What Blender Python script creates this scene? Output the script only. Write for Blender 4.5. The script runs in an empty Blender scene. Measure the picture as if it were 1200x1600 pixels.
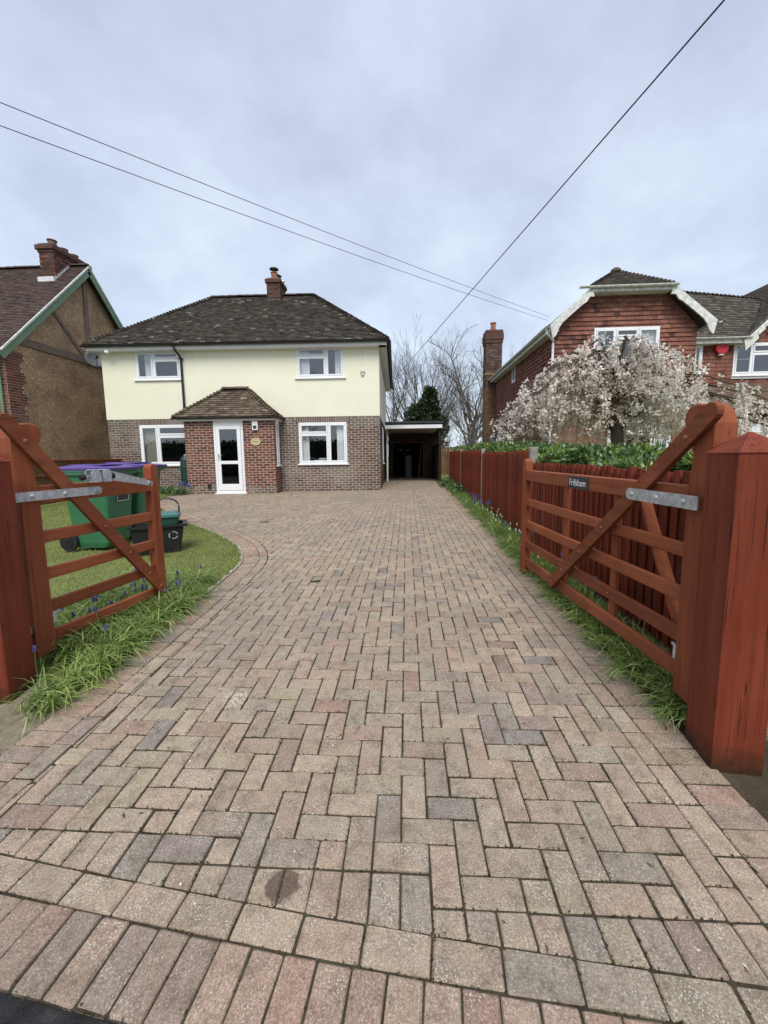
import bpy, math, random
import numpy as np
from mathutils import Vector, Matrix
random.seed(7); RNG = np.random.default_rng(7)
SC = bpy.context.scene; COL = SC.collection
R = math.radians

# ------------------------------------------------------------------ camera
cam = bpy.data.cameras.new('camera'); co = bpy.data.objects.new('camera', cam); COL.objects.link(co)
cam.sensor_fit = 'HORIZONTAL'; cam.sensor_width = 36.0
cam.lens = 36.0 * 618.9 / 1200.0
cam.shift_x = -2.3 / 1200.0; cam.shift_y = -16.5 / 1200.0
cam.clip_start = 0.05; cam.clip_end = 2000
_p, _y, _r = 0.1152, -0.0539, -0.0126
_f = Vector((math.sin(_y) * math.cos(_p), math.cos(_y) * math.cos(_p), -math.sin(_p)))
_rt = Vector((math.cos(_y), -math.sin(_y), 0)); _up = _rt.cross(_f)
_r2 = math.cos(_r) * _rt + math.sin(_r) * _up; _u2 = -math.sin(_r) * _rt + math.cos(_r) * _up
co.matrix_world = Matrix(((_r2.x, _u2.x, -_f.x, 0), (_r2.y, _u2.y, -_f.y, 0), (_r2.z, _u2.z, -_f.z, 1.4541), (0, 0, 0, 1)))
SC.camera = co

# ------------------------------------------------------------------ sky and light
TO_SUN = Vector((0.04, -0.62, 0.80)).normalized()
world = bpy.data.worlds.new('World'); SC.world = world; world.use_nodes = True
wn = world.node_tree.nodes; wl = world.node_tree.links; wn.clear()
w_out = wn.new('ShaderNodeOutputWorld'); w_bg = wn.new('ShaderNodeBackground'); w_bg.inputs[1].default_value = 0.1
w_sky = wn.new('ShaderNodeTexSky'); w_sky.sky_type = 'NISHITA'; w_sky.sun_disc = False
w_sky.sun_elevation = math.asin(TO_SUN.z); w_sky.sun_rotation = math.atan2(TO_SUN.x, TO_SUN.y)
w_tc = wn.new('ShaderNodeTexCoord')
w_sep = wn.new('ShaderNodeSeparateXYZ'); wl.new(w_tc.outputs['Generated'], w_sep.inputs[0])
def wmath(op, a, b):
    n = wn.new('ShaderNodeMath'); n.operation = op
    for i, v in enumerate((a, b)):
        if isinstance(v, (int, float)): n.inputs[i].default_value = v
        elif v is not None: wl.new(v, n.inputs[i])
    return n.outputs[0]
_den = wmath('ADD', wmath('MAXIMUM', w_sep.outputs[2], 0.0), 0.42)
w_cmb = wn.new('ShaderNodeCombineXYZ')
wl.new(wmath('DIVIDE', w_sep.outputs[0], _den), w_cmb.inputs[0]); wl.new(wmath('DIVIDE', w_sep.outputs[1], _den), w_cmb.inputs[1])
w_n1 = wn.new('ShaderNodeTexNoise'); w_n1.inputs['Scale'].default_value = 2.7; w_n1.inputs['Detail'].default_value = 7; w_n1.inputs['Roughness'].default_value = 0.55
w_n1.inputs['Distortion'].default_value = 0.0
wl.new(w_cmb.outputs[0], w_n1.inputs['Vector'])
w_rmp = wn.new('ShaderNodeValToRGB'); wl.new(w_n1.outputs[0], w_rmp.inputs[0])
e = w_rmp.color_ramp.elements
e[0].position = 0.28; e[0].color = (2.45, 2.68, 3.40, 1)
e[1].position = 0.74; e[1].color = (3.85, 4.20, 4.75, 1)
m_ = w_rmp.color_ramp.elements.new(0.48); m_.color = (3.02, 3.30, 4.05, 1)
w_mix = wn.new('ShaderNodeMix'); w_mix.data_type = 'RGBA'; w_mix.inputs[0].default_value = 0.90
w_el = wn.new('ShaderNodeValToRGB'); wl.new(w_sep.outputs[2], w_el.inputs[0]); w_el.color_ramp.elements[0].position = 0.05; w_el.color_ramp.elements[0].color = (.54, .575, .55, 1); w_el.color_ramp.elements[1].position = 0.75; w_el.color_ramp.elements[1].color = (.49, .485, .50, 1)
w_mul = wn.new('ShaderNodeMix'); w_mul.data_type = 'RGBA'; w_mul.blend_type = 'MULTIPLY'; w_mul.inputs[0].default_value = 1.0; wl.new(w_rmp.outputs[0], w_mul.inputs[6]); wl.new(w_el.outputs[0], w_mul.inputs[7])
w_dbl = wn.new('ShaderNodeVectorMath'); w_dbl.operation = 'SCALE'; w_dbl.inputs['Scale'].default_value = 1.93; wl.new(w_mul.outputs[2], w_dbl.inputs[0])
wl.new(w_sky.outputs[0], w_mix.inputs[6]); wl.new(w_dbl.outputs[0], w_mix.inputs[7])
wl.new(w_mix.outputs[2], w_bg.inputs[0]); wl.new(w_bg.outputs[0], w_out.inputs[0])
sun = bpy.data.lights.new('sun', 'SUN'); sun.energy = 1.5; sun.angle = R(32); sun.color = (1.0, 0.96, 0.90)
so = bpy.data.objects.new('sun', sun); COL.objects.link(so); so.rotation_euler = TO_SUN.to_track_quat('Z', 'Y').to_euler()
SC.view_settings.view_transform = 'Standard'; SC.view_settings.look = 'None'; SC.view_settings.gamma = 1
SC.view_settings.use_curve_mapping = False
SC.view_settings.exposure = 1.17
SC.render.engine = 'CYCLES'; SC.cycles.use_denoising = True; SC.cycles.max_bounces = 8; SC.cycles.transparent_max_bounces = 12

# ------------------------------------------------------------------ materials
class NT:
    def __init__(s, name):
        s.m = bpy.data.materials.new(name); s.m.use_nodes = True; s.t = s.m.node_tree; s.n = s.t.nodes; s.l = s.t.links
        s.b = s.n['Principled BSDF']
    def new(s, t, **k):
        n = s.n.new(t)
        for a, v in k.items():
            if hasattr(n, a): setattr(n, a, v)
        return n
    def put(s, v, sock):
        if isinstance(v, (int, float)): sock.default_value = v
        elif isinstance(v, tuple): sock.default_value = v if len(v) == 4 or sock.type == 'VECTOR' else v + (1,)
        else: s.l.new(v, sock)
    def math(s, op, a, b=0.0, clamp=False):
        n = s.new('ShaderNodeMath', operation=op, use_clamp=clamp); s.put(a, n.inputs[0]); s.put(b, n.inputs[1]); return n.outputs[0]
    def mix(s, f, a, b, mode='MIX'):
        n = s.new('ShaderNodeMix', data_type='RGBA', blend_type=mode); s.put(f, n.inputs[0]); s.put(a, n.inputs[6]); s.put(b, n.inputs[7]); return n.outputs[2]
    def ramp(s, f, stops):
        n = s.new('ShaderNodeValToRGB'); s.put(f, n.inputs[0]); el = n.color_ramp.elements
        while len(el) < len(stops): el.new(0.5)
        for q, (p, c) in zip(el, stops): q.position = p; q.color = c + (1,) if len(c) == 3 else c
        return n.outputs[0]
    def step(s, f, a, b):
        n = s.new('ShaderNodeMapRange', clamp=True); s.put(f, n.inputs[0]); n.inputs[1].default_value = a; n.inputs[2].default_value = b; return n.outputs[0]
    def coord(s, kind='pos', scale=(1, 1, 1)):
        if kind == 'pos': o = s.new('ShaderNodeNewGeometry').outputs['Position']
        else: o = s.new('ShaderNodeTexCoord').outputs['Object']
        if scale != (1, 1, 1):
            mp = s.new('ShaderNodeMapping'); s.l.new(o, mp.inputs[0]); mp.inputs['Scale'].default_value = scale; o = mp.outputs[0]
        return o
    def noise(s, vec, scale, detail=4, rough=0.55):
        n = s.new('ShaderNodeTexNoise'); s.l.new(vec, n.inputs['Vector']); n.inputs['Scale'].default_value = scale
        n.inputs['Detail'].default_value = detail; n.inputs['Roughness'].default_value = rough; return n.outputs[0]
    def rnd(s):
        a = s.new('ShaderNodeAttribute', attribute_type='GEOMETRY', attribute_name='rnd')
        b = s.new('ShaderNodeAttribute', attribute_type='OBJECT', attribute_name='rnd')
        return s.math('ADD', a.outputs['Fac'], b.outputs['Fac'])
    def white(s, v, k=1.0):
        n = s.new('ShaderNodeTexWhiteNoise', noise_dimensions='1D'); s.l.new(s.math('MULTIPLY', v, k), n.inputs['W']); return n.outputs[0]
    def bump(s, h, st=0.3, dist=0.01):
        n = s.new('ShaderNodeBump'); n.inputs['Strength'].default_value = st; n.inputs['Distance'].default_value = dist
        s.l.new(h, n.inputs['Height']); s.l.new(n.outputs[0], s.b.inputs['Normal'])
    def fin(s, col, rough=0.8, metal=0.0, spec=0.5):
        s.put(col, s.b.inputs['Base Color']); s.put(rough, s.b.inputs['Roughness']); s.b.inputs['Metallic'].default_value = metal
        s.b.inputs['Specular IOR Level'].default_value = spec
        return s.m

def mat_plain(name, col, rough=0.6, metal=0.0, var=0.15, scale=8.0, bump=0.0, spec=0.4):
    t = NT(name); p = t.coord('pos'); n = t.noise(p, scale)
    d = tuple(c * (1 - var) for c in col); u = tuple(min(1, c * (1 + var)) for c in col)
    c = t.ramp(n, [(0.3, d), (0.7, u)])
    if bump: t.bump(t.noise(p, scale * 8), bump, 0.01)
    return t.fin(c, rough, metal, spec)

def mat_paver(name='paver', tint=(1, 1, 1)):
    t = NT(name); p = t.coord('pos'); r = t.rnd()
    base = t.ramp(t.white(r, 917.3), [(0.0, (0.296, 0.242, 0.195)), (0.2, (0.335, 0.273, 0.215)), (0.4, (0.313, 0.240, 0.192)), (0.55, (0.339, 0.281, 0.218)),
                                    (0.70, (0.253, 0.221, 0.190)), (0.82, (0.316, 0.274, 0.202)), (0.93, (0.304, 0.217, 0.176)), (1.0, (0.212, 0.195, 0.180))])
    base.node.color_ramp.interpolation = 'LINEAR'
    base = t.mix(1.0, base, tint, 'MULTIPLY'); v = t.white(r, 331.7)
    base = t.mix(1.0, base, t.ramp(v, [(0, (.89, .88, .87)), (1, (1.09, 1.08, 1.06))]), 'MULTIPLY')
    big = t.noise(p, 0.9, 3); base = t.mix(t.math('MULTIPLY', t.step(big, .47, .62), .55), base, (.24, .21, .175), 'MIX')
    med = t.noise(p, 14, 6, .7); base = t.mix(1.0, base, t.ramp(med, [(.28, (.60, .58, .55)), (.5, (1.0, .99, .97)), (.75, (1.16, 1.14, 1.10))]), 'MULTIPLY')
    # sand grain
    gr = t.noise(p, 150, 5, .9); base = t.mix(1.0, base, t.ramp(gr, [(.32, (.34, .34, .33)), (.44, (.86, .86, .85)), (.55, (1.10, 1.10, 1.08)), (.66, (2.1, 2.08, 2.0))]), 'MULTIPLY')
    v2 = t.new('ShaderNodeTexVoronoi'); t.l.new(p, v2.inputs['Vector']); v2.inputs['Scale'].default_value = 190
    sp = t.math('MULTIPLY', t.step(v2.outputs['Distance'], .40, .25), t.step(t.white(v2.outputs['Color'], 77.1), .84, .88)); base = t.mix(t.math('MULTIPLY', sp, .55), base, (.60, .57, .50))
    pt = t.math('MULTIPLY', t.step(v2.outputs['Distance'], .45, .25), t.step(t.white(v2.outputs['Color'], 31.7), .86, .9)); base = t.mix(t.math('MULTIPLY', pt, .6), base, (.07, .06, .05))
    # dark algae blotches
    al = t.math('MULTIPLY', t.step(t.noise(p, 30, 5, .7), .56, .72), t.step(t.noise(p, 2.3, 3), .42, .62))
    base = t.mix(t.math('MULTIPLY', al, .62), base, (.10, .09, .075))
    # lichen specks, in patches
    vo = t.new('ShaderNodeTexVoronoi'); t.l.new(p, vo.inputs['Vector']); vo.inputs['Scale'].default_value = 120; vo.inputs['Randomness'].default_value = 1
    li = t.math('MULTIPLY', t.step(vo.outputs['Distance'], .34, .22), t.step(t.noise(p, 6, 4, .65), .50, .62))
    base = t.mix(t.math('MULTIPLY', li, .72), base, (.58, .57, .52))
    # round dark oil stain and pale lichen patch that lie on two of the bricks
    def blob(cx, cy, rx, ry, a, b):
        mp = t.new('ShaderNodeMapping'); t.l.new(p, mp.inputs[0]); mp.inputs['Location'].default_value = (-cx / rx, -cy / ry, 0); mp.inputs['Scale'].default_value = (1 / rx, 1 / ry, 0)
        ln = t.new('ShaderNodeVectorMath', operation='LENGTH'); t.l.new(mp.outputs[0], ln.inputs[0])
        return t.step(t.math('ADD', ln.outputs['Value'], t.math('MULTIPLY', t.math('SUBTRACT', t.noise(p, 45, 2), .5), .8)), a, b)
    base = t.mix(t.math('MULTIPLY', blob(-0.434, 1.175, .062, .055, 1.05, .85), .75), base, (.075, .05, .04))
    base = t.mix(t.math('MULTIPLY', blob(-1.02, 2.15, .07, .10, 1.15, .7), t.step(t.noise(p, 60, 3), .45, .6)), base, (.47, .45, .35))
    h = t.math('ADD', t.math('MULTIPLY', gr, .4), t.math('MULTIPLY', med, .6)); t.bump(h, .7, .005)
    return t.fin(base, .95, 0, .06)

def mat_joint():
    t = NT('joint_moss'); p = t.coord('pos')
    c = t.ramp(t.noise(p, 18, 5, .7), [(.3, (.030, .025, .017)), (.55, (.058, .048, .033)), (.72, (.062, .068, .030))])
    t.bump(t.noise(p, 150, 3), .6, .004); return t.fin(c, .95, 0, .1)

def mat_brick(name, stops, grey=0.0, eff=0.25):
    t = NT(name); p = t.coord('pos'); r = t.rnd()
    c = t.ramp(t.white(r, 733.1), stops)
    c = t.mix(1.0, c, t.ramp(t.noise(p, 22, 5, .7), [(.3, (.72, .72, .72)), (.7, (1.18, 1.16, 1.12))]), 'MULTIPLY')
    a = t.step(t.noise(p, 1.1, 3), .5, .68)
    c = t.mix(t.math('MULTIPLY', a, eff), c, (.34, .31, .27))
    t.bump(t.noise(p, 160, 3), .3, .004); return t.fin(c, .9, 0, .2)

def mat_tile(name, stops, lichen=.5, lsc=55, moss=0.0, lcol=(.46, .43, .36)):
    t = NT(name); p = t.coord('pos'); r = t.rnd()
    c = t.ramp(t.white(r, 611.9), stops)
    c = t.mix(1.0, c, t.ramp(t.noise(p, 12, 5, .7), [(.3, (.65, .65, .65)), (.7, (1.25, 1.22, 1.18))]), 'MULTIPLY')
    l = t.step(t.noise(p, lsc * .9, 3, .7), .63, .68)
    l2 = t.math('MULTIPLY', t.step(t.white(r, 57.3), .955, .96), t.step(t.noise(p, 26, 4, .7), .50, .56))
    c = t.mix(t.math('MULTIPLY', t.math('MAXIMUM', t.math('MULTIPLY', l, .8), l2), lichen), c, lcol)
    if moss: c = t.mix(t.math('MULTIPLY', t.step(t.noise(p, 3.1, 4), .52, .68), moss), c, (.10, .095, .035))
    t.bump(t.noise(p, 90, 3), .4, .006); return t.fin(c, .92, 0, .15)

def mat_wood(name, dark, light, axis, crack=0.0, rough=.55, coordk='obj', wear=0.0):
    t = NT(name); s = [22, 22, 22]; s[axis] = 1.1
    p = t.coord(coordk, tuple(s)); q = t.coord(coordk); r = t.rnd()
    g = t.noise(p, 1.0, 6, .65); b = t.noise(q, 2.2, 3)
    f = t.math('ADD', t.math('MULTIPLY', g, .65), t.math('MULTIPLY', b, .35))
    c = t.ramp(f, [(.32, dark), (.68, light)])
    c = t.mix(1.0, c, t.ramp(t.white(r, 419.3), [(0, (.72, .70, .70)), (1, (1.18, 1.15, 1.12))]), 'MULTIPLY')
    h = g
    if crack:
        s2 = [34, 34, 34]; s2[axis] = .55
        k = t.noise(t.coord(coordk, tuple(s2)), 1.0, 2, .5)
        kk = t.step(t.math('ABSOLUTE', t.math('SUBTRACT', k, .5)), .014, .003)
        kk = t.math('MULTIPLY', kk, t.step(t.noise(q, 3.0, 2), .44, .56))
        c = t.mix(t.math('MULTIPLY', kk, crack), c, (.02, .008, .006)); h = t.math('SUBTRACT', g, t.math('MULTIPLY', kk, 2.0))
    kv = t.new('ShaderNodeTexVoronoi'); s3 = [5, 5, 5]; s3[axis] = 1.6; t.l.new(t.coord(coordk, tuple(s3)), kv.inputs['Vector']); kv.inputs['Scale'].default_value = 1.0
    kn = t.step(kv.outputs['Distance'], .14, .05); c = t.mix(t.math('MULTIPLY', kn, .55), c, tuple(x * .35 for x in dark))
    fd = t.step(t.noise(q, 1.7, 4, .6), .52, .72); c = t.mix(t.math('MULTIPLY', fd, .40), c, tuple(min(1, x * 1.35 + .012) for x in light))
    if name == 'wood_post':
        sx = t.new('ShaderNodeSeparateXYZ'); t.l.new(q, sx.inputs[0]); gm = t.step(t.math('ADD', sx.outputs[2], t.math('MULTIPLY', t.math('SUBTRACT', t.noise(q, 16, 4, .7), .5), .22)), .13, .02); c = t.mix(t.math('MULTIPLY', gm, .8), c, (.022, .022, .012))
    if wear: c = t.mix(t.math('MULTIPLY', t.step(t.noise(q, 5.5, 5, .7), .55, .75), wear), c, (.19, .115, .05))
    t.bump(h, .45, .004); return t.fin(c, max(rough, .62), 0, .16)

def mat_render_cream():
    t = NT('cream_render'); p = t.coord('pos')
    c = t.ramp(t.noise(p, .8, 4), [(.3, (.765, .75, .575)), (.7, (.815, .80, .635))])
    sm = t.coord('pos', (7, 7, .55)); c = t.mix(t.math('MULTIPLY', t.math('MULTIPLY', t.step(t.noise(sm, .9, 5, .7), .50, .74), t.step(t.noise(p, .6, 3), .42, .62)), .14), c, (.56, .54, .42)); c = t.mix(t.math('MULTIPLY', t.step(t.noise(p, 2.2, 6, .75), .60, .70), .22), c, (.62, .60, .48))
    t.bump(t.math('ADD', t.noise(p, 5, 3), t.math('MULTIPLY', t.noise(p, 70, 3), .3)), .22, .02); return t.fin(c, .85, 0, .2)

def mat_pebbledash():
    t = NT('pebbledash'); p = t.coord('pos')
    vo = t.new('ShaderNodeTexVoronoi'); t.l.new(p, vo.inputs['Vector']); vo.inputs['Scale'].default_value = 52
    c = t.ramp(t.white(vo.outputs['Color'], 9.1), [(0, (0.246, 0.151, 0.083)), (.45, (0.376, 0.245, 0.143)), (.85, (0.485, 0.336, 0.201)), (1, (0.785, 0.619, 0.429))])
    c = t.mix(t.step(t.noise(p, 1.3, 5), .45, .7), c, t.mix(.5, c, (.09, .055, .03)))
    t.bump(vo.outputs['Distance'], .5, .008); return t.fin(c, .9, 0, .2)

def mat_leaf(name, stops, rough=.5, trans=.25, spec=.4):
    t = NT(name); r = t.rnd()
    c = t.ramp(t.white(r, 211.3), stops); c = t.mix(1.0, c, t.ramp(t.noise(t.coord('pos'), 3.0, 3), [(.3, (.75, .78, .7)), (.7, (1.2, 1.2, 1.1))]), 'MULTIPLY')
    t.fin(c, rough, 0, spec)
    tr = t.new('ShaderNodeBsdfTranslucent'); t.l.new(c, tr.inputs[0]); mx = t.new('ShaderNodeMixShader'); mx.inputs[0].default_value = trans
    out = t.n['Material Output']; t.l.new(t.b.outputs[0], mx.inputs[1]); t.l.new(tr.outputs[0], mx.inputs[2]); t.l.new(mx.outputs[0], out.inputs[0])
    return t.m

def mat_glass(name='window_glass', tint=(.93, .95, .95)):
    t = NT(name); out = t.n['Material Output']
    tr = t.new('ShaderNodeBsdfTransparent'); tr.inputs[0].default_value = tint + (1,)
    gl = t.new('ShaderNodeBsdfGlossy'); gl.inputs['Roughness'].default_value = .01; gl.inputs[0].default_value = (.95, .97, 1, 1)
    fr = t.new('ShaderNodeFresnel'); fr.inputs[0].default_value = 1.62
    bp = t.new('ShaderNodeBump'); bp.inputs['Strength'].default_value = .03; t.l.new(t.noise(t.coord('pos'), 1.4, 2), bp.inputs['Height'])
    t.l.new(bp.outputs[0], gl.inputs['Normal'])
    mx = t.new('ShaderNodeMixShader'); t.l.new(t.math('MULTIPLY', t.math('ADD', fr.outputs[0], .10), t.math('SUBTRACT', 1.0, t.new('ShaderNodeNewGeometry').outputs['Backfacing'])), mx.inputs[0]); t.l.new(tr.outputs[0], mx.inputs[1]); t.l.new(gl.outputs[0], mx.inputs[2])
    t.l.new(mx.outputs[0], out.inputs[0]); return t.m

def mat_ground(name, stops, sc=3.0, bump=.5):
    t = NT(name); p = t.coord('pos'); n = t.math('ADD', t.math('MULTIPLY', t.noise(p, sc, 5, .6), .6), t.math('MULTIPLY', t.noise(p, sc * 14, 4, .7), .4))
    t.bump(t.noise(p, sc * 25, 3), bump, .01); return t.fin(t.ramp(n, stops), .95, 0, .1)

M = {}
M['paver'] = mat_paver(); M['paver_red'] = mat_paver('paver_red', (.965, .88, .885)); M['joint'] = mat_joint()
M['brick_porch'] = mat_brick('brick_porch', [(0, (.095, .036, .028)), (.3, (.165, .060, .043)), (.6, (.215, .090, .064)), (.85, (.17, .075, .058)), (1, (.07, .038, .040))], eff=.18)
M['brick_house'] = mat_brick('brick_house', [(0, (0.095, 0.059, 0.050)), (.35, (0.135, 0.085, 0.070)), (.6, (0.168, 0.110, 0.092)), (.85, (0.138, 0.097, 0.084)), (1, (0.089, 0.067, 0.062))], eff=.35)
M['brick_grey'] = mat_brick('brick_grey', [(0, (.12, .105, .095)), (.4, (.165, .14, .122)), (.7, (.15, .115, .096)), (1, (.20, .175, .155))], eff=.3)
M['brick_neigh'] = mat_brick('brick_neigh', [(0, (.20, .11, .06)), (.4, (.27, .16, .09)), (.7, (.24, .12, .07)), (1, (.17, .08, .05))], eff=.2)
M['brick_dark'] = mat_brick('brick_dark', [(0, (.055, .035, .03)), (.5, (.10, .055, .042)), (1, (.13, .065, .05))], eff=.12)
M['brick_left'] = mat_brick('brick_left', [(0, (.12, .045, .035)), (.5, (.19, .075, .055)), (1, (.24, .10, .07))], eff=.2)
M['mortar'] = mat_plain('mortar', (.56, .49, .40), .95, 0, .18, 12, .3, .1)
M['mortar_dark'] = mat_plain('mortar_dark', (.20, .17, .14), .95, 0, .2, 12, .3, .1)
M['tile_house'] = mat_tile('tile_house', [(0, (0.029, 0.025, 0.021)), (.5, (0.054, 0.046, 0.038)), (1, (0.089, 0.076, 0.063))], .75, 55, .22)
M['tile_porch'] = mat_tile('tile_porch', [(0, (0.072, 0.058, 0.043)), (.5, (0.126, 0.098, 0.074)), (1, (0.192, 0.150, 0.114))], .85, 60, .3)
M['tile_left'] = mat_tile('tile_left', [(0, (0.054, 0.039, 0.034)), (.5, (0.081, 0.057, 0.050)), (1, (0.110, 0.080, 0.069))], .12, 40, .2)
M['tile_right'] = mat_tile('tile_right', [(0, (0.057, 0.051, 0.045)), (.5, (0.093, 0.083, 0.071)), (1, (0.138, 0.120, 0.102))], .35, 50, .2)
M['tile_pent'] = mat_tile('tile_pent', [(0, (.12, .08, .06)), (.5, (.17, .12, .09)), (1, (.20, .15, .11))], .3, 50, .2)
M['tile_hung'] = mat_tile('tile_hung', [(0, (0.066, 0.046, 0.041)), (.05, (0.110, 0.056, 0.048)), (.12, (0.199, 0.085, 0.064)), (.7, (0.244, 0.108, 0.079)), (1, (0.290, 0.138, 0.100))], .10, 60)
M['wood_gate_x'] = mat_wood('wood_gate_x', (.190, .054, .024), (.330, .104, .046), 0, .25, .5, wear=.25)
M['wood_gate_z'] = mat_wood('wood_gate_z', (.178, .048, .022), (.310, .094, .042), 2, .35, .5, wear=.2)
M['wood_post'] = mat_wood('wood_post', (.130, .027, .014), (.240, .056, .029), 2, .9, .5)
M['wood_fence'] = mat_wood('wood_fence', (.125, .026, .014), (.265, .060, .031), 2, .3, .65)
M['wood_old'] = mat_wood('wood_old', (.10, .055, .025), (.17, .10, .05), 2, .3, .8)
M['wood_dark'] = mat_wood('wood_dark', (.018, .014, .012), (.035, .026, .022), 2, 0, .7)
M['cream'] = mat_render_cream(); M['pebble'] = mat_pebbledash()
M['white'] = mat_plain('white_upvc', (.80, .81, .82), .35, 0, .03, 3, 0, .5)
M['white_old'] = mat_plain('white_old_paint', (.62, .62, .58), .6, 0, .28, 9, .1, .3)
M['black_plastic'] = mat_plain('black_plastic', (.018, .018, .02), .4, 0, .2, 6, 0, .4)
M['metal'] = mat_plain('galvanised', (.50, .52, .54), .45, .55, .3, 30, .1)
M['bolt'] = mat_plain('bolt_head', (.24, .085, .05), .5, 0, .2, 30)
M['concrete'] = mat_plain('concrete', (.27, .25, .21), .92, 0, .3, 14, .4, .1)
M['asphalt'] = mat_ground('asphalt', [(.35, (.025, .025, .026)), (.6, (.055, .055, .055)), (.72, (.17, .165, .16))], 12, 1.0)
M['soil'] = mat_ground('soil', [(.3, (.035, .026, .018)), (.7, (.10, .08, .055))], 8)
M['gravelly'] = mat_ground('gravelly', [(.3, (.15, .13, .085)), (.5, (.27, .235, .16)), (.72, (.46, .42, .31))], 16, .8)
M['lawn'] = mat_ground('lawn', [(.3, (0.101, 0.115, 0.038)), (.55, (0.162, 0.189, 0.061)), (.75, (0.230, 0.230, 0.095))], 4)
M['grassblade'] = mat_leaf('grass_blade', [(0, (0.135, 0.169, 0.043)), (.5, (0.223, 0.270, 0.074)), (.85, (0.311, 0.338, 0.108)), (1, (0.459, 0.392, 0.203))], .6, .3)
M['strap'] = mat_leaf('strap_leaf', [(0, (0.104, 0.165, 0.037)), (.45, (0.201, 0.299, 0.076)), (.8, (0.329, 0.439, 0.134)), (1, (0.561, 0.586, 0.317))], .45, .3)
M['laurel'] = mat_leaf('laurel_leaf', [(0, (0.039, 0.083, 0.028)), (.45, (0.072, 0.143, 0.040)), (.75, (0.132, 0.220, 0.055)), (1, (0.275, 0.330, 0.066))], .28, .2, .6)
M['primrose'] = mat_leaf('broad_leaf', [(0, (.06, .11, .045)), (.5, (.11, .19, .075)), (1, (.19, .27, .10))], .5, .25)
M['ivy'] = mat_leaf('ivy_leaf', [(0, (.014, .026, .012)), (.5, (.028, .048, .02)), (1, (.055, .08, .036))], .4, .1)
M['blossom'] = mat_leaf('blossom', [(0, (.76, .62, .63)), (.3, (.89, .82, .82)), (.8, (.94, .91, .91)), (1, (.82, .70, .68))], .7, .5, .2)
M['bluefl'] = mat_leaf('blue_petal', [(0, (.075, .07, .24)), (.5, (.125, .12, .38)), (1, (.20, .19, .48))], .6, .2)
M['whitefl'] = mat_leaf('white_petal', [(0, (.75, .76, .70)), (1, (.85, .86, .80))], .6, .3)
M['bark'] = mat_plain('bark', (.105, .085, .062), .95, 0, .3, 3, .3, .1)
M['bark_far'] = mat_plain('bark_far', (.135, .118, .102), .95, 0, .25, 2, 0, .1)
M['twig'] = mat_plain('twig', (.14, .095, .065), .9, 0, .25, 5, 0, .1)
M['glass'] = mat_glass()
M['glass_dark'] = mat_glass('obscured_glass', (.10, .11, .11))
M['curtain'] = mat_plain('curtain', (.82, .82, .83), .9, 0, .06, 4)
M['curtain_tan'] = mat_plain('curtain_tan', (.33, .30, .25), .9, 0, .1, 4)
M['room'] = mat_plain('room_wall', (.16, .145, .13), .9, 0, .1, 2)
M['bin_green'] = mat_plain('bin_green', (.036, .150, .068), .42, 0, .1, 3, .05, .5)
M['bin_rim'] = mat_plain('bin_rim', (.06, .17, .095), .42, 0, .1, 3, .05, .5)
M['bin_purple'] = mat_plain('bin_purple', (.095, .052, .235), .36, 0, .1, 3, 0, .5)
M['caddy'] = mat_plain('caddy_green', (.014, .06, .048), .4, 0, .1, 3, 0, .5)
M['caddy_lid'] = mat_plain('caddy_lid', (.06, .16, .155), .35, 0, .1, 3, 0, .5)
M['label_dark'] = mat_plain('label_dark', (.035, .037, .04), .4, 0, .1, 9, 0, .4)
M['slate'] = mat_plain('slate', (.032, .034, .037), .55, 0, .2, 20, .1, .4)
M['label_white'] = mat_plain('label_white', (.78, .78, .78), .5, 0, .03, 9)
M['label_faint'] = mat_plain('label_faint', (.35, .36, .36), .5, 0, .1, 9)
M['butt'] = mat_plain('butt_green', (.010, .042, .036), .45, 0, .1, 3)
M['felt'] = mat_plain('roof_felt', (.045, .047, .05), .9, 0, .2, 6)
M['terracotta'] = mat_plain('terracotta', (.30, .12, .075), .85, 0, .2, 9, .2)
M['pot_old'] = mat_plain('pot_old', (.17, .10, .075), .9, 0, .25, 9, .2)
M['green_paint'] = mat_plain('green_paint', (.14, .225, .135), .55, 0, .12, 4, 0, .4)
M['red_box'] = mat_plain('red_plastic', (.50, .028, .035), .4, 0, .05, 4)
M['plaque'] = mat_plain('plaque_cream', (.58, .50, .28), .5, 0, .15, 40)
M['steel'] = mat_plain('flue_steel', (.55, .56, .58), .3, .9, .1, 9)
M['timber_pale'] = mat_plain('timber_pale', (.30, .25, .13), .8, 0, .1, 9)
M['board_grey'] = mat_plain('board_grey', (.34, .34, .35), .7, 0, .08, 4)
M['rubber'] = mat_plain('rubber', (.016, .016, .017), .75, 0, .2, 20)
M['lead'] = mat_plain('lead_white', (.62, .62, .60), .6, 0, .15, 12)
M['timber_grey'] = mat_plain('timber_grey', (.185, .14, .105), .9, 0, .2, 6, .1)
M['wire'] = mat_plain('wire_black', (.02, .02, .022), .6, 0, .1, 3)
M['stone'] = mat_plain('rubble_stone', (.17, .155, .125), .95, 0, .4, 8, .6, .1)

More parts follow.
